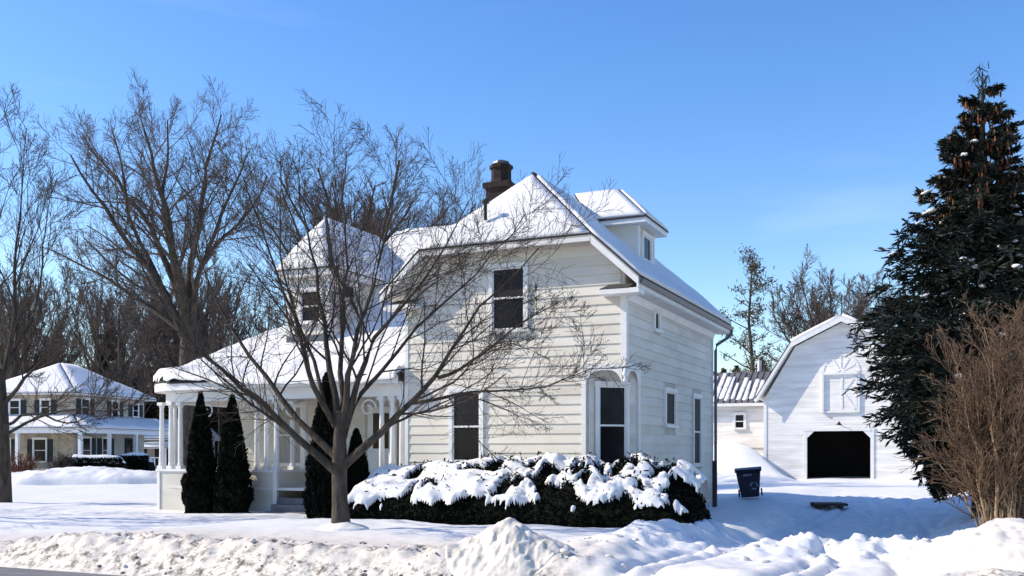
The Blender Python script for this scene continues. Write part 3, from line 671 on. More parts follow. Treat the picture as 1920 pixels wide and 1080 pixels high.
for p, q in (((lm+0.06,lz0+0.08),(lm+0.06,lz1-0.08)), ((lx1-0.08,lz0+0.08),(lx1-0.08,lz1-0.08)), ((lm+0.12,lz0+0.95),(lx1-0.13,lz1-0.12)), ((lm+0.12,lz0+0.92),(lx1-0.13,lz0+0.12)), ((lm+0.12,lz1-0.05),(lx1-0.13,lz1-0.05)), ((lm+0.12,lz0+0.05),(lx1-0.13,lz0+0.05))):
    br.prism(*bar(p, q, 0.10, -0.075, -0.051))
br.build('brace', M['trim'], ld)
fan_z = 5.68
for k in range(7):
    w_ = math.pi*k/6; p = (lm+0.22*math.cos(w_), fan_z+0.22*math.sin(w_)); q = (lm+0.80*math.cos(w_), fan_z+0.80*math.sin(w_))
    MB().prism(*bar(p, q, 0.07, -0.022, -0.001)).build('sunburst_ray', M['barn'], B)
for r0, r1 in ((0.82, 0.95), (0.10, 0.20)):
    ar = MB()
    for k in range(16):
        w0, w1 = math.pi*k/16, math.pi*(k+1)/16
        ar.prism([(lm+r0*math.cos(w0),-0.025,fan_z+r0*math.sin(w0)), (lm+r1*math.cos(w0),-0.025,fan_z+r1*math.sin(w0)), (lm+r1*math.cos(w1),-0.025,fan_z+r1*math.sin(w1)), (lm+r0*math.cos(w1),-0.025,fan_z+r0*math.sin(w1))], (0,0.024,0))
    ar.build('fan_arch', M['barn'], B)
lp = MB().tube([(-4.0,-0.01,3.0), (-4.0,-0.25,3.15), (-4.0,-0.42,3.12)], 0.025, 6).build('lamp_arm', M['black'], B)
MB().lathe((-4.0,-0.45,2.98), [(0.14,0),(0.11,0.06),(0.05,0.13),(0.03,0.17)], 10).build('lamp_shade', M['black'], lp)
# the low wing at the barn's side
lw = MB().box(-13.0, -7.82, 3.0, 9, 0.4, 4.30).build('wing_wall', M['barn'], B)
def wing_roof():
    b = MB(); pl = [(-13.4,2.6,4.32), (-7.83,2.6,4.32), (-7.83,6.0,6.25), (-13.4,6.0,6.25)]
    o = MB().prism(pl, (0,0,0.06)).build('wing_roof', M['tin'], B)
    MB().prism([(-13.4,9.4,4.32), (-7.83,9.4,4.32), (-7.83,6.0,6.25), (-13.4,6.0,6.25)], (0,0,0.06)).build('wing_roof', M['tin'], B)
    rn = random.Random(4)
    x = -13.3
    while x < -7.9:
        MB().prism([(x,2.58,4.385), (x+0.05,2.58,4.385), (x+0.05,6.0,6.315), (x,6.0,6.315)], (0,0,0.05)).build('roof_rib', M['tin'], o)
        if rn.random() < 0.95:
            t0, t1 = rn.uniform(0, 0.12), rn.uniform(0.6, 1.0); w0 = rn.uniform(0.23, 0.32)
            P = lambda t, xx: Vector((xx, 2.62+3.38*t, 4.388+1.93*t))
            snow_sheet('snow_streak', [P(t0, x+0.06), P(t0, x+0.06+w0), P(t1, x+0.06+w0*rn.uniform(0.4, 1)), P(t1, x+0.06)], 0.06, o, M['snow'], res=0.35, seed=x)
        x += 0.34
wing_roof()
MB().box(-13.4, -7.83, 2.56, 2.60, 4.16, 4.33).build('wing_fascia', M['trim'], B)
MB().box(-13.0, -7.83, 2.94, 2.999, 1.85, 2.12).build('wing_sill_beam', M['soffit'], B)
window(B, (0,3.0,0), (1,0,0), (0,-1,0), -9.92, -9.42, 2.95, 3.72, 3.33, case=0.10)
MB().tube([(-9.2,6.4,6.0), (-9.2,6.4,7.0)], 0.13, 8).build('flue', M['soffit'], B)

# ------------------------------------------------------------------ plants: numpy tubes and leaf cards
def tubes(P, R, k):
    N, n, _ = P.shape
    T = np.gradient(P, axis=1); T /= (np.linalg.norm(T, axis=2, keepdims=True)+1e-9)
    ref = np.where(np.abs(T[..., 2:3]) < 0.9, np.array([0,0,1.0]), np.array([1.0,0,0]))
    A = np.cross(T, ref); A /= (np.linalg.norm(A, axis=2, keepdims=True)+1e-9); Bv = np.cross(T, A)
    w = 2*np.pi*np.arange(k)/k
    V = P[:, :, None, :] + R[:, :, None, None]*(np.cos(w)[None,None,:,None]*A[:,:,None,:] + np.sin(w)[None,None,:,None]*Bv[:,:,None,:])
    id_ = np.arange(N*n*k).reshape(N, n, k); nx_ = np.roll(id_, -1, axis=2)
    q = np.stack([id_[:, :-1], nx_[:, :-1], nx_[:, 1:], id_[:, 1:]], -1).reshape(-1, 4)
    return V.reshape(-1, 3), q
def join(parts):
    vs, qs, o = [], [], 0
    for V, q in parts: vs.append(V); qs.append(q+o); o += len(V)
    return np.concatenate(vs), np.concatenate(qs)
def spawn(P, R, m, rng, lf=0.6, ang=(25, 50), up=0.15, n=5, rf=0.6, tmin=0.25, tmax=1.0, wob=0.12, rmin=0.006, flat=None, tpow=1.0):
    N, n0, _ = P.shape
    seg = np.linalg.norm(np.diff(P, axis=1), axis=2); L = seg.sum(1)
    base = (np.arange(m)[None, :] + rng.rand(N, m))/m
    t = tmin + (tmax-tmin)*base**tpow
    f = t*(n0-1); i = np.minimum(f.astype(int), n0-2); fr = (f-i)[..., None]
    ar = np.arange(N)[:, None]
    p = P[ar, i]*(1-fr) + P[ar, i+1]*fr
    tan = P[ar, i+1]-P[ar, i]; tan /= (np.linalg.norm(tan, axis=2, keepdims=True)+1e-9)
    r = (R[ar, i]*(1-fr[..., 0]) + R[ar, i+1]*fr[..., 0])
    rnd = rng.randn(N, m, 3); per = rnd - (rnd*tan).sum(2, keepdims=True)*tan; per /= (np.linalg.norm(per, axis=2, keepdims=True)+1e-9)
    an = np.radians(rng.uniform(ang[0], ang[1], (N, m)))[..., None]
    d = np.cos(an)*tan + np.sin(an)*per
    if flat is not None: d[..., 2] *= flat
    d[..., 2] += up; d /= np.linalg.norm(d, axis=2, keepdims=True)
    ln = L[:, None]*lf*(1.15-0.65*t)*rng.uniform(0.55, 1.25, (N, m))
    C = np.zeros((N, m, n, 3)); C[:, :, 0] = p; cur = d.copy()
    for j in range(1, n):
        cur = cur + rng.randn(N, m, 3)*wob; cur[..., 2] += up*0.35; cur /= np.linalg.norm(cur, axis=2, keepdims=True)
        C[:, :, j] = C[:, :, j-1] + cur*(ln/(n-1))[..., None]
    r0 = np.maximum(r*rf, rmin)
    RR = np.maximum(r0[..., None]*np.linspace(1, 0.35, n)[None, None], rmin*0.8)
    return C.reshape(-1, n, 3), RR.reshape(-1, n)
def resample(pts, n):
    pts = np.array([tuple(p) for p in pts], float); d = np.concatenate([[0], np.cumsum(np.linalg.norm(np.diff(pts, axis=0), axis=1))])
    t = np.linspace(0, d[-1], n); out = np.stack([np.interp(t, d, pts[:, k]) for k in range(3)], 1)
    # one smoothing pass
    s = out.copy(); s[1:-1] = 0.25*out[:-2]+0.5*out[1:-1]+0.25*out[2:]
    return s
def make_tree(name, loc, trunk, trunk_r, limbs, seed, levels, bark, twig, rmin=0.006, limb_k=7, up=0.12, ang=(22, 48), lf=(0.55, 0.55, 0.5, 0.5), wob=0.10, rf=0.62, lp=1.7):
    """trunk: polyline; limbs: list of (polyline, r0, r1) in world space; returns the tree Empty"""
    rng = np.random.RandomState(seed); e = empty(name, loc); off = np.array(tuple(loc))
    TP = resample(trunk, 10)[None] - off; TR = np.interp(np.linspace(0, 1, 10), np.linspace(0, 1, len(trunk_r)), trunk_r)[None]
    V, q = tubes(TP, TR, 14)
    np_mesh('trunk', V, q, bark, e, smooth=True)
    LP, LR = [], []
    for pts, r0, r1 in limbs:
        pl = resample(pts, 12) - off
        pl[1:-1] += rng.randn(10, 3)*0.025*np.linalg.norm(pl[-1]-pl[0])/6
        rr = r1 + (r0-r1)*(1-np.linspace(0, 1, 12))**lp
        LP.append(pl); LR.append(rr)
        V, q = tubes(pl[None], rr[None], limb_k); np_mesh('limb', V, q, bark, e, smooth=True)
    P, R = np.array(LP), np.array(LR); parts = []
    for li, m in enumerate(levels):
        k = 5 if li == 0 else (4 if li == 1 else 3); n = 8 if li == 0 else (6 if li == 1 else 4)
        P, R = spawn(P, R, m, rng, lf=lf[li], ang=ang, up=up, n=n, rf=rf, tmin=0.18 if li == 0 else 0.12, rmin=rmin*(1.6 if li == 0 else 1.0), wob=wob)
        parts.append(tubes(P, R, k))
    V, q = join(parts); np_mesh('crown', V, q, twig, e)
    return e
def auto_limbs(base, h, spread, nl, seed, r0, fork=0.28, lean=0.0):
    rn = random.Random(seed); out = []
    top = Vector((base[0]+lean, base[1], base[2]+h*0.62)); b = Vector(base)
    for i in range(nl):
        t = fork + 0.36*(i/max(nl-1, 1)); st = b + Vector((lean*t, 0, h*t)); w = i*2.4 + rn.uniform(-0.5, 0.5)
        rad = spread*rn.uniform(0.6, 1.0)*(1.05-0.55*(i/nl)); zt_ = h*rn.uniform(0.82, 1.0)*(0.88+0.12*i/nl)
        d = Vector((math.cos(w), math.sin(w), 0))
        m1 = st + d*rad*0.38 + Vector((0,0,(zt_-h*t)*0.30)); m2 = st + d*rad*0.75 + Vector((0,0,(zt_-h*t)*0.66)); en = st + d*rad + Vector((0,0,zt_-h*t))
        out.append(([st, m1, m2, en], r0*rn.uniform(0.45, 0.6), r0*0.10))
    return out
def copy_tree(o, loc, rz, sc, label=None):
    c = o.copy(); COL.objects.link(c); c.location = loc; c.rotation_euler = (0, 0, rz); c.scale = (sc[0], sc[0], sc[1])
    if label: c['label'] = label
    for ch_ in list(o.children):
        d = ch_.copy(); COL.objects.link(d); d.parent = c
    return c

# ---- the street tree in front of the house (limbs follow the photograph's, spread in depth)
TY = 18.6; tb = pix(640, 997, TY); tb.z = gh(tb.x, tb.y)-0.05
def limb(pl, r0, r1, dy):
    n = len(pl); return ([pix(x, y, TY + dy*(i/(n-1))**1.1) for i, (x, y) in enumerate(pl)], r0, r1)
main_limbs = [
 limb([(630,885),(579,850),(532,798),(507,760),(435,716),(388,670),(338,615),(290,555),(262,490)], 0.086, 0.014, -1.6),
 limb([(634,860),(590,820),(548,782),(501,708),(470,673),(427,619),(405,560),(372,480),(350,400)], 0.078, 0.012, 1.4),
 limb([(630,800),(610,767),(588,725),(571,681),(563,630),(540,560),(505,480),(480,400),(455,330)], 0.070, 0.011, -0.9),
 limb([(633,790),(626,735),(614,658),(606,588),(592,510),(578,430),(560,350),(548,295)], 0.078, 0.011, 0.9),
 limb([(640,800),(640,728),(645,660),(640,590),(650,500),(640,400),(648,330),(650,285)], 0.070, 0.010, 2.2),
 limb([(644,790),(648,728),(655,665),(672,611),(700,545),(716,470),(738,385),(748,300)], 0.074, 0.011, -1.6),
 limb([(648,800),(660,745),(680,689),(705,619),(748,580),(800,520),(850,440),(878,380)], 0.074, 0.011, -0.7),
 limb([(645,872),(688,837),(727,794),(780,747),(822,705),(850,640),(900,575),(955,520),(1010,465)], 0.094, 0.012, -1.0),
 limb([(770,756),(815,752),(860,735),(940,736),(1020,728),(1075,704),(1112,690)], 0.041, 0.008, -1.7),
 limb([(822,708),(868,690),(920,650),(985,600),(1060,560)], 0.041, 0.008, -1.4),
 limb([(640,840),(650,770),(690,720),(740,660),(790,600),(870,540),(940,470),(985,400)], 0.061, 0.010, 1.7),
 limb([(610,767),(590,690),(560,600),(530,520),(520,430),(530,365),(526,305)], 0.045, 0.009, 1.2),
]
t = make_tree('street_tree', tb, [tb, pix(638,960,TY), pix(636,905,TY), pix(637,860,TY), pix(637,815,TY), pix(638,770,TY)], [0.205,0.152,0.143,0.146,0.115,0.075], main_limbs, 5, (14, 10, 7), M['bark'], M['twig'], rmin=0.0038, up=0.08, lf=(0.46, 0.5, 0.5), rf=0.45, ang=(25, 60))
tag(t, 'bare spreading street tree standing in the snow in front of the white house', 'tree')
# ---- the slim tree cut by the left edge of the photograph
LY = 31.0; lb = pix(8, 945, LY); lb.z = gh(lb.x, lb.y)-0.05
def limb2(pl, r0, r1, dy):
    n = len(pl); return ([pix(x, y, LY + dy*(i/(n-1))) for i, (x, y) in enumerate(pl)], r0, r1)
ll = [limb2([(5,800),(60,772),(140,800),(180,770),(205,730)], 0.06, 0.012, -1.5), limb2([(3,820),(50,790),(100,772),(170,765),(230,775),(280,740)], 0.06, 0.012, 1.0),
      limb2([(5,760),(40,720),(75,680),(100,640),(120,600),(130,560)], 0.08, 0.012, -1.2), limb2([(3,720),(25,620),(28,520),(30,420),(45,320),(50,240)], 0.10, 0.012, 0.6),
      limb2([(2,740),(-40,600),(-60,460),(-40,340),(-20,250)], 0.10, 0.012, 1.4), limb2([(3,700),(-70,620),(-140,540),(-190,450)], 0.08, 0.012, -1.0),
      limb2([(8,700),(60,600),(80,500),(85,420),(105,340)], 0.07, 0.012, 2.0), limb2([(2,790),(-80,740),(-150,700),(-220,640)], 0.07, 0.012, 0.0)]
t = make_tree('bare_tree', lb, [lb, pix(8,880,LY), pix(6,800,LY), pix(3,700,LY)], [0.24,0.19,0.17,0.10], ll, 8, (11, 9, 7), M['bark'], M['twig'], rmin=0.0065, lf=(0.45, 0.5, 0.5), rf=0.48)
tag(t, 'slim bare tree at the left edge of the lawn near the grey house', 'tree')
t2 = copy_tree(t, (-17.0, 24.6, gh(-17.0, 24.6)-0.05), 2.2, (0.9, 0.9), 'bare tree beyond the left edge whose shadow streaks the lawn')
# ---- large bare trees behind the house
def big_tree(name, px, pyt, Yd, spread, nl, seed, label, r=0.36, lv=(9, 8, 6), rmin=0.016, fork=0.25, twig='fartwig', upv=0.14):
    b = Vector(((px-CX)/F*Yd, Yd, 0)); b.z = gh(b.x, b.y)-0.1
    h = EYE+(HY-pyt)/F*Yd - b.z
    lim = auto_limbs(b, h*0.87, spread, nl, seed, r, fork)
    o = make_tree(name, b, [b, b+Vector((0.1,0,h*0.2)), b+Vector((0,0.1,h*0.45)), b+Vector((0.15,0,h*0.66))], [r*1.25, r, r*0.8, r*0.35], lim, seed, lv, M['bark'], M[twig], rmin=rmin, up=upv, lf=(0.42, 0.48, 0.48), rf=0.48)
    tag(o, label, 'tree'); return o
YB1 = 46.0
def limb3(pl, r0, r1, dy):
    n = len(pl); return ([pix(x, y, YB1 + dy*(i/(n-1))) for i, (x, y) in enumerate(pl)], r0, r1)
bb_ = pix(352, 880, YB1); bb_.z = 0
bl = [limb3([(350,640),(318,560),(258,480),(215,420),(170,345),(132,290)], 0.24, 0.034, -2), limb3([(350,600),(325,520),(290,440),(245,370),(190,305),(160,262)], 0.2, 0.034, 3),
      limb3([(348,580),(330,500),(318,430),(300,350),(278,270),(262,215)], 0.24, 0.034, -3), limb3([(352,600),(352,500),(378,420),(380,330),(398,268),(415,215)], 0.2, 0.034, 2),
      limb3([(356,620),(375,500),(405,430),(438,350),(462,290)], 0.17, 0.034, -2), limb3([(345,570),(318,460),(300,380),(318,290),(314,225)], 0.18, 0.034, 4),
      limb3([(340,620),(260,560),(200,520),(140,490),(100,470)], 0.13, 0.034, 2), limb3([(356,560),(390,470),(450,420),(480,380),(500,330)], 0.13, 0.034, 3),
      limb3([(318,560),(270,470),(240,400),(230,310),(212,250)], 0.13, 0.034, 0)]
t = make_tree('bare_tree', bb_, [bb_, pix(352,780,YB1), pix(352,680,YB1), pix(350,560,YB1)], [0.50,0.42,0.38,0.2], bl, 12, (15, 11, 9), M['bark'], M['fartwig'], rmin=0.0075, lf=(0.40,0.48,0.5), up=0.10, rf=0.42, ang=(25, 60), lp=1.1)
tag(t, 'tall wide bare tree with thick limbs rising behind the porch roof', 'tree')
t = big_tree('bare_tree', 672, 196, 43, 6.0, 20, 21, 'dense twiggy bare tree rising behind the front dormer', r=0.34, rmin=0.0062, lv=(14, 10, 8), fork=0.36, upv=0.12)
t = big_tree('bare_tree', 1568, 462, 74, 7.2, 18, 31, 'round headed bare tree behind the barn roof', r=0.36, lv=(14, 11, 9), rmin=0.014, fork=0.20, upv=0.06)

# ---- leaf cards
def cards(C, D, Ls, Ws, rng):                 # centres, directions, lengths, widths -> quads
    N = len(C); D = D/(np.linalg.norm(D, axis=1, keepdims=True)+1e-9)
    r = rng.randn(N, 3); S = np.cross(D, r); S /= (np.linalg.norm(S, axis=1, keepdims=True)+1e-9)
    Lh = (Ls/2)[:, None]*D; Wh = (Ws/2)[:, None]*S
    V = np.stack([C-Lh-Wh*0.6, C-Lh+Wh*0.6, C+Lh*0.4+Wh, C+Lh-Wh*0.15], 1).reshape(-1, 3)
    return V, np.arange(4*N).reshape(N, 4)
def conifer(name, loc, h, rad, seed, nb, sprays, m, barkm, cl=0.5, cwid=0.07, droop=0.35, base=0.06, snow=0, cones=0, pw=0.85, jag=0.3, skirt=0.55, skh=0.10, table=None):
    rng = np.random.RandomState(seed); e = empty(name, loc)
    V, q = tubes(np.array([[(0,0,-0.2), (0,0,h*0.4), (0,0,h*0.75), (0,0,h*0.99)]], float), np.array([[rad*0.075, rad*0.055, rad*0.03, 0.015]]), 8)
    np_mesh('trunk', V, q, barkm, e, smooth=True)
    tt = base + (0.985-base)*(1-np.sqrt(rng.rand(nb)*0.985)) ; tt = np.sort(np.clip(tt + rng.randn(nb)*0.01, base, 0.985))
    az = np.arange(nb)*2.39996 + rng.rand(nb)*0.6
    Lb = rad*np.power(np.clip(1-tt, 0.012, 1), pw)*rng.uniform(1-jag, 1+jag*0.35, nb) + 0.10
    if table:
        Lb = np.interp(tt, table[0], table[1])*rng.uniform(1-jag, 1+jag*0.3, nb) + 0.08
        tt = np.clip(np.round(tt*34)/34 + rng.randn(nb)*0.006, base, 0.985)
    else: Lb *= skirt+(1-skirt)*sst(tt, base*0.4, base+skh)
    n = 7; s = np.linspace(0, 1, n)
    out = np.stack([np.cos(az), np.sin(az), 0*az], 1)
    el = 0.28*(tt-0.45)*2
    P = np.zeros((nb, n, 3)); P[:, :, 2] = (tt*h)[:, None]
    P += out[:, None, :]*(Lb[:, None]*s)[..., None]
    P[:, :, 2] += Lb[:, None]*(el[:, None]*s - droop*s**2*(1.1-tt)[:, None]*0.9 + 0.22*droop*s**5)
    R = np.maximum(0.02*(1-0.8*s)[None]*(Lb/rad*1.4)[:, None], 0.006)
    V, q = tubes(P, R, 3); tag(np_mesh('boughs', V, q, barkm, e), kind='stuff')
    # side shoots carry the needles
    S1, R1 = spawn(P, R, sprays, rng, lf=0.34, ang=(38, 62), up=-0.10, n=3, rf=0.5, tmin=0.12, flat=0.35, wob=0.05, rmin=0.004)
    allp = np.concatenate([S1[:, 1], S1[:, 2]]); ald = np.concatenate([S1[:, 1]-S1[:, 0], S1[:, 2]-S1[:, 1]])
    S2, _ = spawn(S1, R1, 4, rng, lf=0.55, ang=(30, 60), up=-0.05, n=3, rf=0.5, flat=0.6, wob=0.05, rmin=0.004)
    cs = [allp, S2[:, 1], S2[:, 2]]; ds = [ald, S2[:, 1]-S2[:, 0], S2[:, 2]-S2[:, 1]]
    tipn = P[:, -1]; cs.append(tipn); ds.append(P[:, -1]-P[:, -2])
    C = np.concatenate(cs); D = np.concatenate(ds); N = len(C)
    C = C + rng.randn(N, 3)*0.02
    vs = [cards(C, D, cl*rng.uniform(0.5, 1.1, N), cwid*rng.uniform(0.7, 1.5, N), rng) for _ in range(3)]
    # leader tuft
    k = 90; Ct = np.stack([rng.randn(k)*0.09*rad/3, rng.randn(k)*0.09*rad/3, h*(1-0.07*rng.rand(k))], 1); Dt = np.stack([rng.randn(k)*0.7, rng.randn(k)*0.7, np.ones(k)], 1)
    vs.append(cards(Ct, Dt, cl*0.8*np.ones(k), cwid*np.ones(k), rng))
    V, q = join(vs); np_mesh('needles', V, q, m, e)
    if snow:
        bm = bmesh.new()
        pick = rng.choice(np.where((tt > 0.15) & (tt < 0.9))[0], snow)
        for i in pick:
            j = rng.uniform(0.45, 0.97); f = j*(n-1); a = int(f); pt = P[i, a]*(1-(f-a)) + P[i, min(a+1, n-1)]*(f-a)
            pt = pt + rng.randn(3)*np.array([0.12, 0.12, 0.02])
            mt = bmesh.ops.create_icosphere(bm, subdivisions=2, radius=1.0)
            sx, sy, sz = rng.uniform(0.06, 0.20), rng.uniform(0.05, 0.12), rng.uniform(0.03, 0.06); w = math.atan2(out[i, 1], out[i, 0])
            for v in mt['verts']:
                c = v.co.copy(); kx = 1+0.35*mnoise.noise(c*1.5+Vector((i, 0, 0)))
                x, y, z = c.x*sx*kx, c.y*sy*kx, c.z*sz*kx
                v.co = Vector((pt[0]+x*math.cos(w)-y*math.sin(w), pt[1]+x*math.sin(w)+y*math.cos(w), pt[2]+0.05+z - 0.25*x))
        me = bpy.data.meshes.new('snow_clumps'); bm.to_mesh(me); bm.free()
        tag(link('snow_clumps', me, M['drift'], e, smooth=True), kind='stuff')
    if cones:
        pk = rng.choice(np.where((tt > 0.66) & (tt < 0.97))[0], cones); j = rng.uniform(0.3, 1.0, cones)
        f = j*(n-1); a = np.minimum(f.astype(int), n-2); pt = P[pk, a]*(1-(f-a))[:, None] + P[pk, a+1]*(f-a)[:, None] + rng.randn(cones, 3)*0.05
        Pc = np.stack([pt, pt-np.array([0,0,0.07]), pt-np.array([0,0,0.15])], 1) + rng.randn(cones, 1, 3)*0.02
        V, q = tubes(Pc, np.tile(np.array([[0.017, 0.030, 0.012]]), (cones, 1)), 5)
        tag(np_mesh('cones', V, q, M['cone'], e), kind='stuff')
    return e
SY = 24.0; sx_ = (1842-CX)/F*SY
sp = conifer('spruce', (sx_, SY, gh(sx_, SY)), 11.05, 3.6, 4, 540, 20, M['spruce'], M['bark'], cl=0.26, cwid=0.036, droop=0.40, base=0.085, snow=260, cones=1000, pw=0.92, jag=0.36, table=([0.06, 0.11, 0.19, 0.31, 0.43, 0.55, 0.67, 0.79, 0.91, 1.0], [0.6, 0.95, 1.6, 2.35, 2.75, 2.15, 1.55, 0.90, 0.38, 0.08]))
tag(sp, 'tall dark spruce with reddish cone laden top beside the driveway', 'spruce')
def pine(loc, h, seed):                        # thin open pine with tufted branch ends
    rng = np.random.RandomState(seed); e = empty('pine_tree', loc)
    T = np.array([[(0,0,-0.3), (0.3,0,h*0.35), (-0.15,0,h*0.7), (0.1,0,h)]], float)
    V, q = tubes(T, np.array([[0.22,0.16,0.10,0.03]]), 7); np_mesh('trunk', V, q, M['bark'], e)
    P, R = spawn(T, np.array([[0.22,0.16,0.10,0.03]]), 34, rng, lf=0.17, ang=(55, 85), up=0.10, n=5, rf=0.4, tmin=0.35, rmin=0.02)
    V, q = tubes(P, R, 4); np_mesh('branches', V, q, M['bark'], e)
    cs, ds = [], []
    for i in range(len(P)):
        for j in (2, 3, 4):
            if rng.rand() < 0.6:
                k = 34; c = P[i, j] + rng.randn(k, 3)*np.array([0.26, 0.26, 0.14]); cs.append(c); ds.append(rng.randn(k, 3)+np.array([0,0,0.5]))
    C = np.concatenate(cs); D = np.concatenate(ds); N = len(C)
    V, q = cards(C, D, 0.24*np.ones(N), 0.09*np.ones(N), rng); np_mesh('needles', V, q, M['spruce_far'], e)
    return e
pY = 66.0; px_ = (1408-CX)/F*pY
tag(pine((px_, pY, 0.2), EYE+(HY-488)/F*pY, 5), 'thin open pine with tufted branches standing left of the barn', 'pine')

def arborvitae(name, base, h, r, seed, label, n=9000):
    rng = np.random.RandomState(seed); e = empty(name, base); b = MB(); K = 12
    prof = lambda t: r*np.power(np.clip(1-t, 0, 1), 0.72)*(0.72+0.28*sst(t, 0, 0.22))
    V, q = tubes(np.array([[(0,0,-0.1+h*k/12*0.97) for k in range(13)]], float), np.array([[max(float(prof(k/12))*0.80, 0.01) for k in range(13)]]), 12)
    lum = 1+0.12*fbm(V[:,0]*3+V[:,2], V[:,1]*3+V[:,2]*1.7, 2.0, 3, seed); V[:, :2] *= lum[:, None]
    np_mesh('inner_foliage', V, q, M['cedar'], e, smooth=True)
    t = rng.rand(n)**1.25*0.995; az = rng.rand(n)*2*np.pi
    lump = 1+0.30*fbm(az*1.6, t*7, 1.6, 3, seed+3)
    rr = prof(t)*lump*rng.uniform(0.78, 1.10, n)
    C = np.stack([rr*np.cos(az), rr*np.sin(az), t*h], 1)
    D = np.stack([np.cos(az)*0.45+rng.randn(n)*0.35, np.sin(az)*0.45+rng.randn(n)*0.35, np.ones(n)], 1)
    V, q = cards(C, D, 0.15*rng.uniform(0.5, 1.2, n), 0.065*rng.uniform(0.6, 1.3, n), rng)
    np_mesh('foliage', V, q, M['cedar'], e)
    np_mesh('trunk', *tubes(np.array([[(0,0,-0.2),(0,0,0.3),(0,0,0.6)]], float), np.array([[0.07,0.06,0.05]]), 7), M['bark'], e)
    return tag(e, label, 'arborvitae', 'clipped arborvitae by the porch')
def at_b(px, b):                                # point on the line b = const under the column px
    k = (px-CX)/F; a = (k*(P0.y+CU*b)-P0.x-SU*b)/(CU+k*SU); return ab(a, b), a
for px, pt, wd, b, sd, lab in ((376, 738, 62, -0.75, 1, 'pointed dark arborvitae against the porch, the left one of a pair'), (436, 742, 66, -0.75, 2, 'pointed dark arborvitae against the porch, the right one of a pair'),
                              (612, 700, 78, -1.3, 3, 'tall dark arborvitae behind the street tree trunk'), (668, 806, 62, -0.7, 4, 'short dark arborvitae right of the street tree, by the porch step')):
    p, a = at_b(px, b); p.z = gh(p.x, p.y)-0.05
    h = EYE+(HY-pt)/F*p.y-p.z
    arborvitae('arborvitae', p, h, wd/F*p.y/2*1.12, sd, lab, 9000 if h > 2.2 else 5000)

# ---- yew hedge along the front wall with its load of snow
def hedge_top(a, b):
    ta = sst(a, -6.35, -5.85)*(1-sst(a, 1.15, 2.05)); fb = sst(b, -2.45, -1.75)*(1-sst(b, -0.30, -0.05))
    z = 0.62 + 0.70*np.clip((b+2.2)/1.45, 0, 1)
    z = z*(0.88+0.12*sst(a, -5.5, -3.2)) + 0.15*fbm(a, b, 1.1, 3, 51) + 0.20*fbm(a, b, 2.3, 3, 52)*(0.35+0.65*sst(a, -3.5, -1.0))
    return np.maximum(z, 0.3)*np.power(ta*fb, 0.35)
hd = empty('yew_hedge', ab(-2.1, -1.3)); hd.rotation_euler = (0, 0, -HA); ho = np.array([-2.1, -1.3, 0])
tag(hd, 'low black green yew hedge loaded with snow along the house front', 'hedge')
ga = np.linspace(-6.35, 2.05, 150); gb = np.linspace(-2.45, -0.05, 46); GA, GB = np.meshgrid(ga, gb)
HT = hedge_top(GA, GB)
base_z = np.vectorize(lambda a, b: ab(a, b).x)(GA, GB)*0
WX = P0.x+CU*GA+SU*GB; WY = P0.y-SU*GA+CU*GB; GZ = ground_h(WX, WY, False)
id_ = np.arange(GA.size).reshape(GA.shape); q = np.stack([id_[:-1,:-1], id_[:-1,1:], id_[1:,1:], id_[1:,:-1]], -1).reshape(-1, 4)
np_mesh('inner_foliage', np.stack([GA, GB, np.maximum(HT*0.93, 0.02)+GZ*0-0.03+0.05*(HT > 0.2)], -1)-ho, q, M['yew'], hd, smooth=True)
rng = np.random.RandomState(3); n = 42000
ca = rng.uniform(-6.4, 2.1, n); cb_ = rng.uniform(-2.5, -0.05, n); fr_ = rng.rand(n) < 0.5
cb_[fr_] = -2.45+np.abs(rng.randn(fr_.sum()))*0.16
ht = hedge_top(ca, cb_); zz = ht*np.where(fr_, rng.rand(n)**0.7, rng.uniform(0.86, 1.05, n)); pk = (~fr_) & (rng.rand(n) < 0.22); zz[pk] += rng.rand(pk.sum())*0.17
ok = ht > 0.12; ca, cb_, zz = ca[ok], cb_[ok], zz[ok]; n = ok.sum()
D = np.stack([rng.randn(n)*0.8, rng.randn(n)*0.8-0.5, rng.uniform(0, 1.3, n)], 1)
V, q = cards(np.stack([ca, cb_, zz], 1)-ho, D, 0.10*rng.uniform(0.6, 1.3, n), 0.045*rng.uniform(0.7, 1.4, n), rng)
np_mesh('foliage', V, q, M['yew'], hd)
sa = np.linspace(-6.25, 1.95, 330); sb = np.linspace(-2.42, -0.1, 96); SA, SB = np.meshgrid(sa, sb)
SBc = np.maximum(SB, -2.02); SAc = np.clip(SA, -5.95, 1.35); HS = hedge_top(SAc, SBc) - 0.9*(SA-SAc)**2 - 1.1*(SBc-SB)**2 - 0.12*(SBc-SB)
cov = 0.32 - 0.34*sst(SA, -3.4, -1.6) + 0.14*sst(SB, -1.1, -0.5) - 0.9*(1-sst(SB, -2.42, -2.05)) - 0.15*sst(SA, 1.0, 1.9)
wq = sst(SA, -3.6, -1.4); cell = fbm(SA, SB, 1.5, 2, 61)*0.35 + (fbm(SA, SB, 3.0, 2, 62)*(1-wq) + fbm(SA, SB, 4.4, 2, 62)*wq)*1.05
th = cov + cell
TH = 0.15*np.tanh(np.maximum(th, 0)*5.0) + 0.05*fbm(SA, SB, 3.0, 2, 63)*(th > 0.05)
sz_ = HS + TH + 0.01
keep = (th > 0.0) & (HS > 0.34)
id_ = np.arange(SA.size).reshape(SA.shape); q = np.stack([id_[:-1,:-1], id_[:-1,1:], id_[1:,1:], id_[1:,:-1]], -1).reshape(-1, 4)
q = q[keep.ravel()[q].all(1)]
V = np.stack([SA, SB, sz_], -1).reshape(-1, 3)-ho
o = close_sheet('snow', V, q, M['drift'], hd, 0.05)
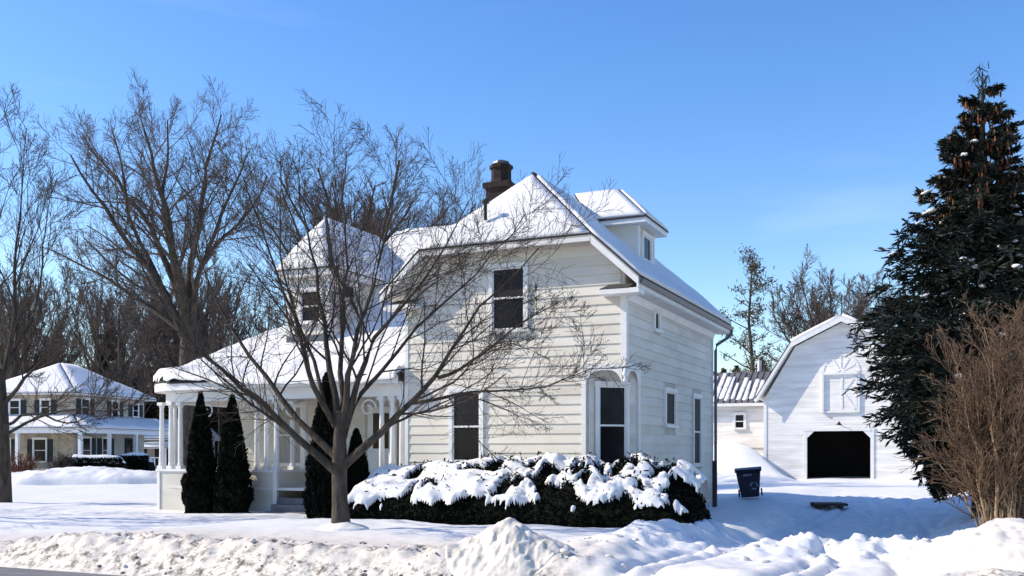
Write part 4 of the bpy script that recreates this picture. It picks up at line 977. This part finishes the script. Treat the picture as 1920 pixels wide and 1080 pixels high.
tag(o, kind='stuff')

# ---- brown thicket by the driveway
SYb = 16.6; sb0 = Vector(((1882-CX)/F*SYb, SYb, 0)); sb0.z = gh(sb0.x, sb0.y)-0.05
def thicket(name, base, h, spread, stems, seed, mt, mstem, lv=(7, 6, 4), rmin=0.005, r0=0.022):
    rng = np.random.RandomState(seed); e = empty(name, base)
    az = rng.rand(stems)*2*np.pi; s0 = rng.rand(stems)**0.6*spread*0.32; lean = rng.rand(stems)**0.8*spread
    hh = h*rng.uniform(0.45, 1.0, stems)*(1-0.25*(lean/spread)**2)
    n = 8; s = np.linspace(0, 1, n)
    P = np.zeros((stems, n, 3))
    rad = s0[:, None] + (lean*0.75)[:, None]*s**1.5
    P[..., 0] = np.cos(az)[:, None]*rad; P[..., 1] = np.sin(az)[:, None]*rad; P[..., 2] = hh[:, None]*(s*1.12-0.12*s**3) - 0.1
    P[:, 1:] += rng.randn(stems, n-1, 3)*0.05*h/4
    R = r0*(1-0.75*s)[None]*rng.uniform(0.6, 1.6, (stems, 1))
    V, q = tubes(P, R, 5); np_mesh('stems', V, q, mstem, e)
    parts = []
    for li, m in enumerate(lv):
        P, R = spawn(P, R, m, rng, lf=(0.38, 0.5, 0.5)[li], ang=(18, 50), up=0.12, n=4, rf=0.6, tmin=0.2, rmin=rmin, wob=0.16)
        parts.append(tubes(P, R, 3))
    V, q = join(parts); np_mesh('twigs', V, q, mt, e)
    return e
t = thicket('brown_shrub', sb0, 3.95, 1.05, 80, 14, M['shrub'], M['shrubstem'], lv=(9, 7, 3), rmin=0.0055)
tag(t, 'dense brown leafless shrub in front of the spruce', 'shrub')

# ------------------------------------------------------------------ snow heaps
def heap(name, c, sx, sy, h, rz, seed, label, shape=1.0, rough=0.12, res=(120, 70), skew=0.0, dirt_amt=0.25, film_amt=0.6, flat=0.0):
    xs = np.linspace(-1, 1, res[0]); ys = np.linspace(-1, 1, res[1]); XX, YY = np.meshgrid(xs, ys)
    r = np.hypot(XX, YY); x = XX*sx; y = YY*sy
    ang = np.arctan2(YY, XX); rr = r*(1+0.16*fbm(np.cos(ang)*1.3, np.sin(ang)*1.3, 1.4, 2, seed))
    base = np.clip(1-rr, 0, 1)
    z = h*np.power(base, shape)
    if flat: z = h*np.minimum(np.power(base, shape)/(1-flat), 1)
    soft = sst(base, 0, 0.25)
    z = z + soft*h*(rough*fbm(x, y, 2.2, 4, seed+1) + rough*0.9*(0.3-np.abs(fbm(x, y, 3.5, 4, seed+2))))
    cs, sn_ = math.cos(rz), math.sin(rz)
    wx = c[0]+x*cs-y*sn_; wy = c[1]+x*sn_+y*cs
    Zw = ground_h(wx, wy) + z - 0.12*(1-sst(base, 0, 0.1)); keep = (base > 0.0)
    id_ = np.arange(XX.size).reshape(XX.shape); q = np.stack([id_[:-1,:-1], id_[:-1,1:], id_[1:,1:], id_[1:,:-1]], -1).reshape(-1, 4); q = q[keep.ravel()[q].any(1)]
    V = np.stack([wx-c[0], wy-c[1], Zw], -1)
    o = np_mesh(name, V, q, M['ground'], smooth=True, attr={'dirt': np.full(XX.size, dirt_amt), 'film': np.full(XX.size, film_amt)})
    o.location = (c[0], c[1], 0)
    return tag(o, label, 'snow pile', 'snow thrown up by the plough')
heap('snow_pile', (-0.02, 13.9), 1.0, 0.85, 0.50, -HA, 71, 'small cone shaped snow pile beside the mouth of the driveway', shape=1.3, rough=0.06, film_amt=0.85, dirt_amt=0.35)
heap('snow_pile', (7.05, 12.4), 1.9, 1.6, 0.58, -HA*0.5, 74, 'large rounded snow pile at the right corner of the driveway', shape=0.62, rough=0.16, dirt_amt=0.12, film_amt=0.8)
heap('snow_bank', (-20.5, 47), 5.2, 1.6, 0.85, 0.05, 77, 'long low snow bank across the side street by the grey house', shape=0.5, rough=0.10, res=(90, 40), dirt_amt=0.0, film_amt=0.0)
# broken lumps of ploughed snow
rng = np.random.RandomState(9); bm = bmesh.new()
def lump_at(x, y, s, sink=0.3):
    z = float(ground_h(np.array([x]), np.array([y]))[0])
    mt = bmesh.ops.create_icosphere(bm, subdivisions=2, radius=1.0); o_ = Vector(rng.rand(3)*50)
    sc = Vector((s*rng.uniform(0.7, 1.4), s*rng.uniform(0.7, 1.4), s*rng.uniform(0.5, 0.9)))
    for v in mt['verts']:
        k = 1+0.45*mnoise.noise(v.co*1.3+o_)+0.2*mnoise.noise(v.co*3.1+o_)
        v.co = Vector((x+v.co.x*sc.x*k, y+v.co.y*sc.y*k, z+(v.co.z+sink)*sc.z*k))
for i in range(20):
    a = rng.uniform(-14, 2.0); b = -9.15+rng.randn()*0.3; p = ab(a, b); lump_at(p.x, p.y, rng.uniform(0.012, 0.045))
for i in range(26):
    a = rng.uniform(3.6, 8.0); b = -5.9+rng.randn()*0.9; p = ab(a, b); lump_at(p.x, p.y, rng.uniform(0.03, 0.09), -0.2)
for i in range(28):
    a = rng.uniform(1.3, 2.8); b = rng.uniform(-9.4, -3); p = ab(a, b); lump_at(p.x, p.y, rng.uniform(0.02, 0.06), -0.1)
me = bpy.data.meshes.new('snow_lumps'); bm.to_mesh(me); bm.free()
at = me.attributes.new('dirt', 'FLOAT', 'POINT'); at.data.foreach_set('value', np.full(len(me.vertices), 0.25, np.float32))
at = me.attributes.new('film', 'FLOAT', 'POINT'); at.data.foreach_set('value', np.full(len(me.vertices), 0.85, np.float32))
tag(link('snow_lumps', me, M['ground'], smooth=True), 'broken lumps of ploughed snow along verge and driveway', 'snow', kind='stuff')

bm = bmesh.new()
for i in range(80):
    a = rng.uniform(-14.5, 2.2); b = (-8.85 if rng.rand() < 0.5 else -9.45)+rng.randn()*0.13+0.12*math.sin(a*1.7); p = ab(a, b); lump_at(p.x, p.y, 0.010+0.028*rng.rand()**2.5, -0.2)
for i in range(40):
    a = rng.uniform(-6, 2.2); b = -9.0+rng.randn()*0.5; p = ab(a, b); lump_at(p.x, p.y, 0.01+0.03*rng.rand()**2, 0.1)
me = bpy.data.meshes.new('dirt_clods'); bm.to_mesh(me); bm.free()
tag(link('dirt_clods', me, M['clod']), 'dark gritty clods scattered along the ploughed verge', 'dirt', kind='stuff')

heap('snow_collar', (tb.x+0.05, tb.y-0.05), 0.55, 0.5, 0.16, 0.0, 79, 'small mound of snow round the foot of the street tree', shape=0.7, rough=0.15, res=(40, 40), dirt_amt=0.05, film_amt=0.3)
# ------------------------------------------------------------------ small things by the drive
bY = 30.5; bp_ = Vector(((1407-CX)/F*bY, bY, 0)); bp_.z = EYE-(931-HY)/F*bY
bn = empty('recycling_bin', bp_, math.radians(-14)); bn.rotation_euler = (math.radians(2), math.radians(-5), math.radians(-14))
tag(bn, 'dark blue plastic wheeled bin leaning in the snow before the barn', 'bin')
b = MB(); lo, hi = (0.27, 0.26), (0.37, 0.34)
v = [(-lo[0],-lo[1],0), (lo[0],-lo[1],0), (lo[0],lo[1],0), (-lo[0],lo[1],0), (-hi[0],-hi[1],0.78), (hi[0],-hi[1],0.78), (hi[0],hi[1],0.78), (-hi[0],hi[1],0.78)]
b.v = v; b.f = [(0,3,2,1), (4,5,6,7), (0,1,5,4), (1,2,6,5), (2,3,7,6), (3,0,4,7)]
b.build('body', M['binblue'], bn, bevel=0.03)
MB().box(-0.40, 0.40, -0.37, 0.37, 0.782, 0.83).build('rim', M['binblue'], bn, bevel=0.015)
MB().prism([(-0.41,-0.38,0.832), (0.41,-0.38,0.832), (0.41,0.40,0.86), (-0.41,0.40,0.86)], (0,0,0.035)).build('lid', M['binblue'], bn, bevel=0.012)
MB().tube([(-0.38,0.40,0.80), (-0.38,0.50,0.82), (0.38,0.50,0.82), (0.38,0.40,0.80)], 0.018, 6).build('handle', M['binblue'], bn)
for x in (-0.36, 0.33):
    MB().tube([(x,0.27,0.10), (x+0.05,0.27,0.10)], 0.12, 14).build('wheel', M['black'], bn)
mk = MB()
for k in range(3):                               # worn mark of three bent arrows on the front
    w0 = math.pi/2+k*2*math.pi/3
    for j in range(3):
        a0, a1 = w0+0.25+j*0.5, w0+0.25+(j+1)*0.5-0.04
        P = lambda r, w_: (0.14+r*math.cos(w_), -0.262-(0.35+r*math.sin(w_))*0.1026-0.006, 0.35+r*math.sin(w_))
        mk.prism([P(0.075,a0), P(0.13,a0), P(0.13,a1), P(0.075,a1)], (0,0.004,0))
mk.build('printed_mark', M['binmark'], bn)
MB().prism([(-0.16,-0.330,0.66), (0.10,-0.330,0.66), (0.10,-0.3405,0.73), (-0.16,-0.3405,0.73)], (0,0.004,0)).build('label_strip', M['binmark'], bn)
pp = pix(1340, 925, 28.6); pz = gh(pp.x, pp.y)
po = MB().box(-0.06, 0.06, -0.06, 0.06, -0.2, pix(1340, 864, 28.6).z-pz).build('wooden_post', M['wood'], bevel=0.01); po.location = (pp.x, pp.y, pz)
tag(po, 'dark wooden post at the back corner of the white house', 'post')
# flat dark patch in the drive, built as a low slab of strips
dp = Vector((9.25, 28.6, 0)); dpz = gh(dp.x, dp.y)
pb = empty('dark_slab', (dp.x, dp.y, dpz+0.02), math.radians(-8)); tag(pb, 'flat dark patch in the driveway snow, built as a low slab', 'board')
for k, (y0, x0, x1) in enumerate(((-0.45,-0.45,0.48), (-0.15,-0.5,0.5), (0.16,-0.42,0.46))):
    MB().box(x0, x1, y0, y0+0.27, 0.02, 0.09).build('slab_strip', M['wood'], pb, bevel=0.01)
MB().box(-0.35, -0.25, -0.44, 0.44, -0.08, 0.018).build('slab_bar', M['wood'], pb); MB().box(0.25, 0.35, -0.44, 0.44, -0.08, 0.018).build('slab_bar', M['wood'], pb)

# ------------------------------------------------------------------ neighbour's house on the left
NC = Vector((-29.6, 66.0, 0.0)); NA = math.atan2(0.2, 0.98)
Nh = empty('grey_house', NC, -NA); Nh.scale = (0.93, 0.93, 0.95)                 # local +y runs along the shaded front, local -x along the sunlit side
tag(Nh, 'grey and tan two storey house with snowy hip roof and wide front porch', 'house')
# local axes: x to the right of the photo (outward from the shaded face), y away from the camera
MB().box(-7.5, 0, 0, 9, 0, 5.8).build('wall', M['greyside'], Nh)
MB().box(-7.45, 0.04, -0.05, -0.002, 0, 3.2).build('stone_wall', M['stone'], Nh)
MB().box(-7.45, 0.03, -0.045, -0.002, 3.201, 5.75).build('stucco_wall', M['stone'], Nh)
ov = 0.7; ez = 5.85; pk = 8.3
c = [(-7.5-ov,-ov,ez), (ov,-ov,ez), (ov,9+ov,ez), (-7.5-ov,9+ov,ez)]; r1 = (-3.75, 3.6, pk); r2 = (-3.75, 5.4, pk)
for i, pl in enumerate(([c[0],c[1],r1], [c[1],c[2],r2,r1], [c[2],c[3],r2], [c[3],c[0],r1,r2])):
    roof_plane('roof', pl, Nh, t=0.12, snow=0.12, seed=80+i, res=0.8)
# porch around the two visible faces
pd = 2.0; pe = 3.35; pt_ = 4.25
o1 = [(-7.5,-pd,pe), (pd,-pd,pe), (0.05,-0.06,pt_), (-7.5,-0.06,pt_)]; o2 = [(pd,-pd,pe), (pd,10.5,pe), (0.05,10.5,pt_), (0.05,-0.06,pt_)]
for i, pl in enumerate((o1, o2)): roof_plane('porch_roof', pl, Nh, t=0.10, snow=0.14, seed=90+i, res=0.8)
MB().box(pd-0.25, pd-0.10, -pd+0.1, 10.4, pe-0.35, pe-0.10).build('porch_beam', M['trim'], Nh)
MB().box(-7.5, pd-0.26, -pd+0.1, -pd+0.25, pe-0.35, pe-0.10).build('porch_beam', M['trim'], Nh)
MB().box(0.05, pd-0.05, -pd+0.06, 10.4, 0.1, 0.55).build('porch_floor', M['stone'], Nh)
MB().box(-7.5, 0.05, -pd+0.06, -0.06, 0.1, 0.55).build('porch_floor', M['stone'], Nh)
for y in (-1.8, 1.6, 5.0, 9.9): MB().box(pd-0.30, pd-0.08, y-0.11, y+0.11, 0.552, pe-0.352).build('porch_post', M['trim'], Nh)
for x in (-6.5, -3.2): MB().box(x-0.11, x+0.11, -pd+0.08, -pd+0.30, 0.552, pe-0.352).build('porch_post', M['trim'], Nh)
for y0, y1, z0, z1 in ((1.0,1.9,0.9,2.7), (3.4,4.2,0.9,2.7), (0.9,1.75,4.35,5.5), (4.6,5.4,4.35,5.5), (7.4,8.1,4.45,5.4)):
    window(Nh, (0.002,0,0), (0,1,0), (1,0,0), y0, y1, z0, z1, (z0+z1)/2, case=0.10, upper='glass')
    for ya in (y0-0.62, y1+0.12): MB().box(0.03, 0.075, ya, ya+0.5, z0, z1).build('shutter', M['shutter'], Nh)
nd = MB().box(0.01, 0.08, 6.3, 7.3, 0.56, 2.75).build('front_door', M['shutter'], Nh)
MB().box(0.082, 0.09, 6.45, 7.15, 1.5, 2.6).build('door_glass', M['glass'], nd)
for x0, x1, z0, z1 in ((-2.6,-1.9,4.35,5.4), (-5.2,-4.4,4.35,5.4), (-3.2,-2.2,1.0,2.6), (-6.2,-5.2,1.0,2.6)):
    window(Nh, (0,-0.052,0), (1,0,0), (0,-1,0), x0, x1, z0, z1, (z0+z1)/2, case=0.10, upper='glass')
    for xa_ in (x0-0.55, x1+0.12): MB().box(xa_, xa_+0.42, -0.10, -0.055, z0, z1).build('shutter', M['shutter'], Nh)
# clipped hedges with snow caps and shrubs before that house
def low_hedge(x0, x1, y0, y1, z, Yd, label, seed):
    e = empty('low_hedge', ((x0+x1)/2, Yd, 0)); L = x1-x0; rng = np.random.RandomState(seed)
    xs = np.linspace(-L/2, L/2, 40); ys = np.linspace(y0, y1, 12); XX, YY = np.meshgrid(xs, ys)
    ed = np.clip(np.minimum(np.minimum(XX+L/2, L/2-XX)/0.5, np.minimum(YY-y0, y1-YY)/0.3), 0, 1)
    ZZ = z*np.power(ed, 0.3)*(1+0.10*fbm(XX, YY, 1.0, 2, seed))
    id_ = np.arange(XX.size).reshape(XX.shape); q = np.stack([id_[:-1,:-1], id_[:-1,1:], id_[1:,1:], id_[1:,:-1]], -1).reshape(-1, 4)
    np_mesh('foliage', np.stack([XX, YY, ZZ], -1), q, M['yew'], e, smooth=False)
    n = 2500; ca = rng.uniform(-L/2, L/2, n); cy2 = np.full(n, y0)+np.abs(rng.randn(n))*0.15; cz = rng.rand(n)*z
    V, q2 = cards(np.stack([ca, cy2, cz], 1), rng.randn(n, 3), 0.2*np.ones(n), 0.1*np.ones(n), rng); np_mesh('leaves', V, q2, M['yew'], e)
    V = np.stack([XX, YY, ZZ+0.16*sst(ed, 0.2, 1)], -1); q = q[(ed > 0.25).ravel()[q].all(1)]
    close_sheet('snow', V.reshape(-1, 3), q, M['drift'], e, 0.12)
    return tag(e, label, 'hedge', 'snow capped hedges by the grey house')
low_hedge(*[((a-CX)/F*60) for a in (128, 236)], -0.6, 0.6, 1.25, 60, 'snow capped dark hedge in front of the grey house porch', 5)
low_hedge(*[((a-CX)/F*66) for a in (212, 285)], -0.8, 0.8, 1.35, 66, 'snow capped dark hedge right of the grey house porch', 6)
s1 = thicket('round_shrub', Vector(((115-CX)/F*58, 58, 0.05)), 1.55, 0.9, 50, 41, M['twig'], M['twig'], lv=(6, 4), rmin=0.012, r0=0.03); tag(s1, 'round dark twiggy shrub at the corner of the grey house', 'shrub')
s2_ = thicket('round_shrub', Vector(((42-CX)/F*60, 60, 0.05)), 1.6, 1.2, 50, 42, M['redtwig'], M['redtwig'], lv=(6, 4), rmin=0.012, r0=0.03); tag(s2_, 'reddish bare shrub before the sunlit side of the grey house', 'shrub')
# garage beyond
Gx = (272-CX)/F*88
G = empty('garage', (Gx, 88, 0.2), -0.25); tag(G, 'low dark garage with snowy roof between grey house and white house', 'garage')
MB().box(-2.6, 3.4, 0, 6, 0, 2.6).build('wall', M['greyside'], G)
roof_plane('roof', [(-3.0,-0.5,2.55), (3.8,-0.5,2.55), (3.8,3,4.3), (-3.0,3,4.3)], G, snow=0.16, seed=96, res=0.8)
roof_plane('roof', [(-3.0,6.5,2.55), (3.8,6.5,2.55), (3.8,3,4.3), (-3.0,3,4.3)], G, snow=0.16, seed=97, res=0.8)
roof_plane('canopy', [(-3.0,-2.4,1.75), (3.8,-2.4,1.75), (3.8,-0.02,2.15), (-3.0,-0.02,2.15)], G, snow=0.16, seed=98, res=0.8, t=0.08)
for x in (-2.8, 0.4, 3.6): MB().box(x-0.06, x+0.06, -2.3, -2.18, 0, 1.70).build('post', M['trim'], G)
MB().box(-2.0, 0.2, -0.03, -0.002, 0, 2.1).build('garage_door', M['shutter'], G); MB().box(1.0, 3.0, -0.03, -0.002, 0.0, 2.1).build('garage_door', M['shutter'], G)
for k in range(16): MB().box(-2.7+k*0.4, -2.64+k*0.4, -2.28, -2.22, 0, 0.85).build('baluster', M['trim'], G)
MB().box(-2.75, 3.5, -2.3, -2.2, 0.851, 0.92).build('handrail', M['trim'], G)

# ------------------------------------------------------------------ woods and hills behind
def hill(name, pts, label):
    # pts: (x, y, height): a ridge as a smooth mound strip
    xs = np.array([p[0] for p in pts]); hs_ = np.array([p[2] for p in pts]); yc = pts[0][1]
    XX, TT = np.meshgrid(np.linspace(xs[0], xs[-1], 90), np.linspace(-1, 1, 24))
    hh = np.interp(XX, xs, hs_); ZZ = hh*(1-TT**2)**0.8*(1+0.12*fbm(XX, TT*40, 0.06, 3, 5)) - 0.5
    YY = yc+TT*55
    id_ = np.arange(XX.size).reshape(XX.shape); q = np.stack([id_[:-1,:-1], id_[:-1,1:], id_[1:,1:], id_[1:,:-1]], -1).reshape(-1, 4)
    return tag(np_mesh(name, np.stack([XX, YY, ZZ], -1), q, M['hill'], smooth=True), label, kind='structure')
hill('hills', [(-190,190,0), (-150,190,17), (-100,190,20), (-60,190,17), (-20,190,12), (20,190,10), (50,190,13), (110,190,14), (170,190,0)], 'low wooded hill behind the houses')
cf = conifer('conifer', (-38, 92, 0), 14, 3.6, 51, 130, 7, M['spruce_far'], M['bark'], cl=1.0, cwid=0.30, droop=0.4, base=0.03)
tag(cf, 'dark conifer in the wood behind the grey house', 'conifer', 'dark conifers in the wood')
rn = random.Random(17)
for i in range(40):
    x = rn.uniform(-64, -13); y = rn.uniform(90, 132); s = rn.uniform(0.45, 0.85)
    copy_tree(cf, (x, y, 0), rn.uniform(0, 6), (s*rn.uniform(0.9, 1.3), s))
for i in range(44):
    px = rn.uniform(1300, 1560); y = rn.uniform(135, 175); s = rn.uniform(0.45, 0.80); x = (px-CX)/F*y
    copy_tree(cf, (x, y, 5.5 if y > 150 else 2.5), rn.uniform(0, 6), (s*1.2, s), 'small dark conifer on the hill between white house and barn')
wt = []
for k in range(3):
    o = big_tree('bare_tree', 30+150*k, 400+20*k, 82+6*k, 4.8, 9, 61+k, 'bare grey tree in the wood behind the grey house', r=0.26, lv=(11, 9, 6), rmin=0.014, fork=0.3, upv=0.2)
    o['group'] = 'bare trees in the wood'; wt.append(o)
for i in range(26):
    y = rn.uniform(78, 128); px = rn.uniform(-60, 560); x = (px-CX)/F*y; s = rn.uniform(0.55, 1.0)*y/88
    copy_tree(wt[i % 3], (x, y, 0), rn.uniform(0, 6), (s*rn.uniform(0.9, 1.25), s))
for i in range(12):
    y = rn.uniform(100, 130); px = rn.uniform(1400, 1960); x = (px-CX)/F*y; s = rn.uniform(0.35, 0.6)*y/88
    copy_tree(wt[i % 3], (x, y, 0), rn.uniform(0, 6), (s*1.3, s), 'small bare tree far behind the barn')
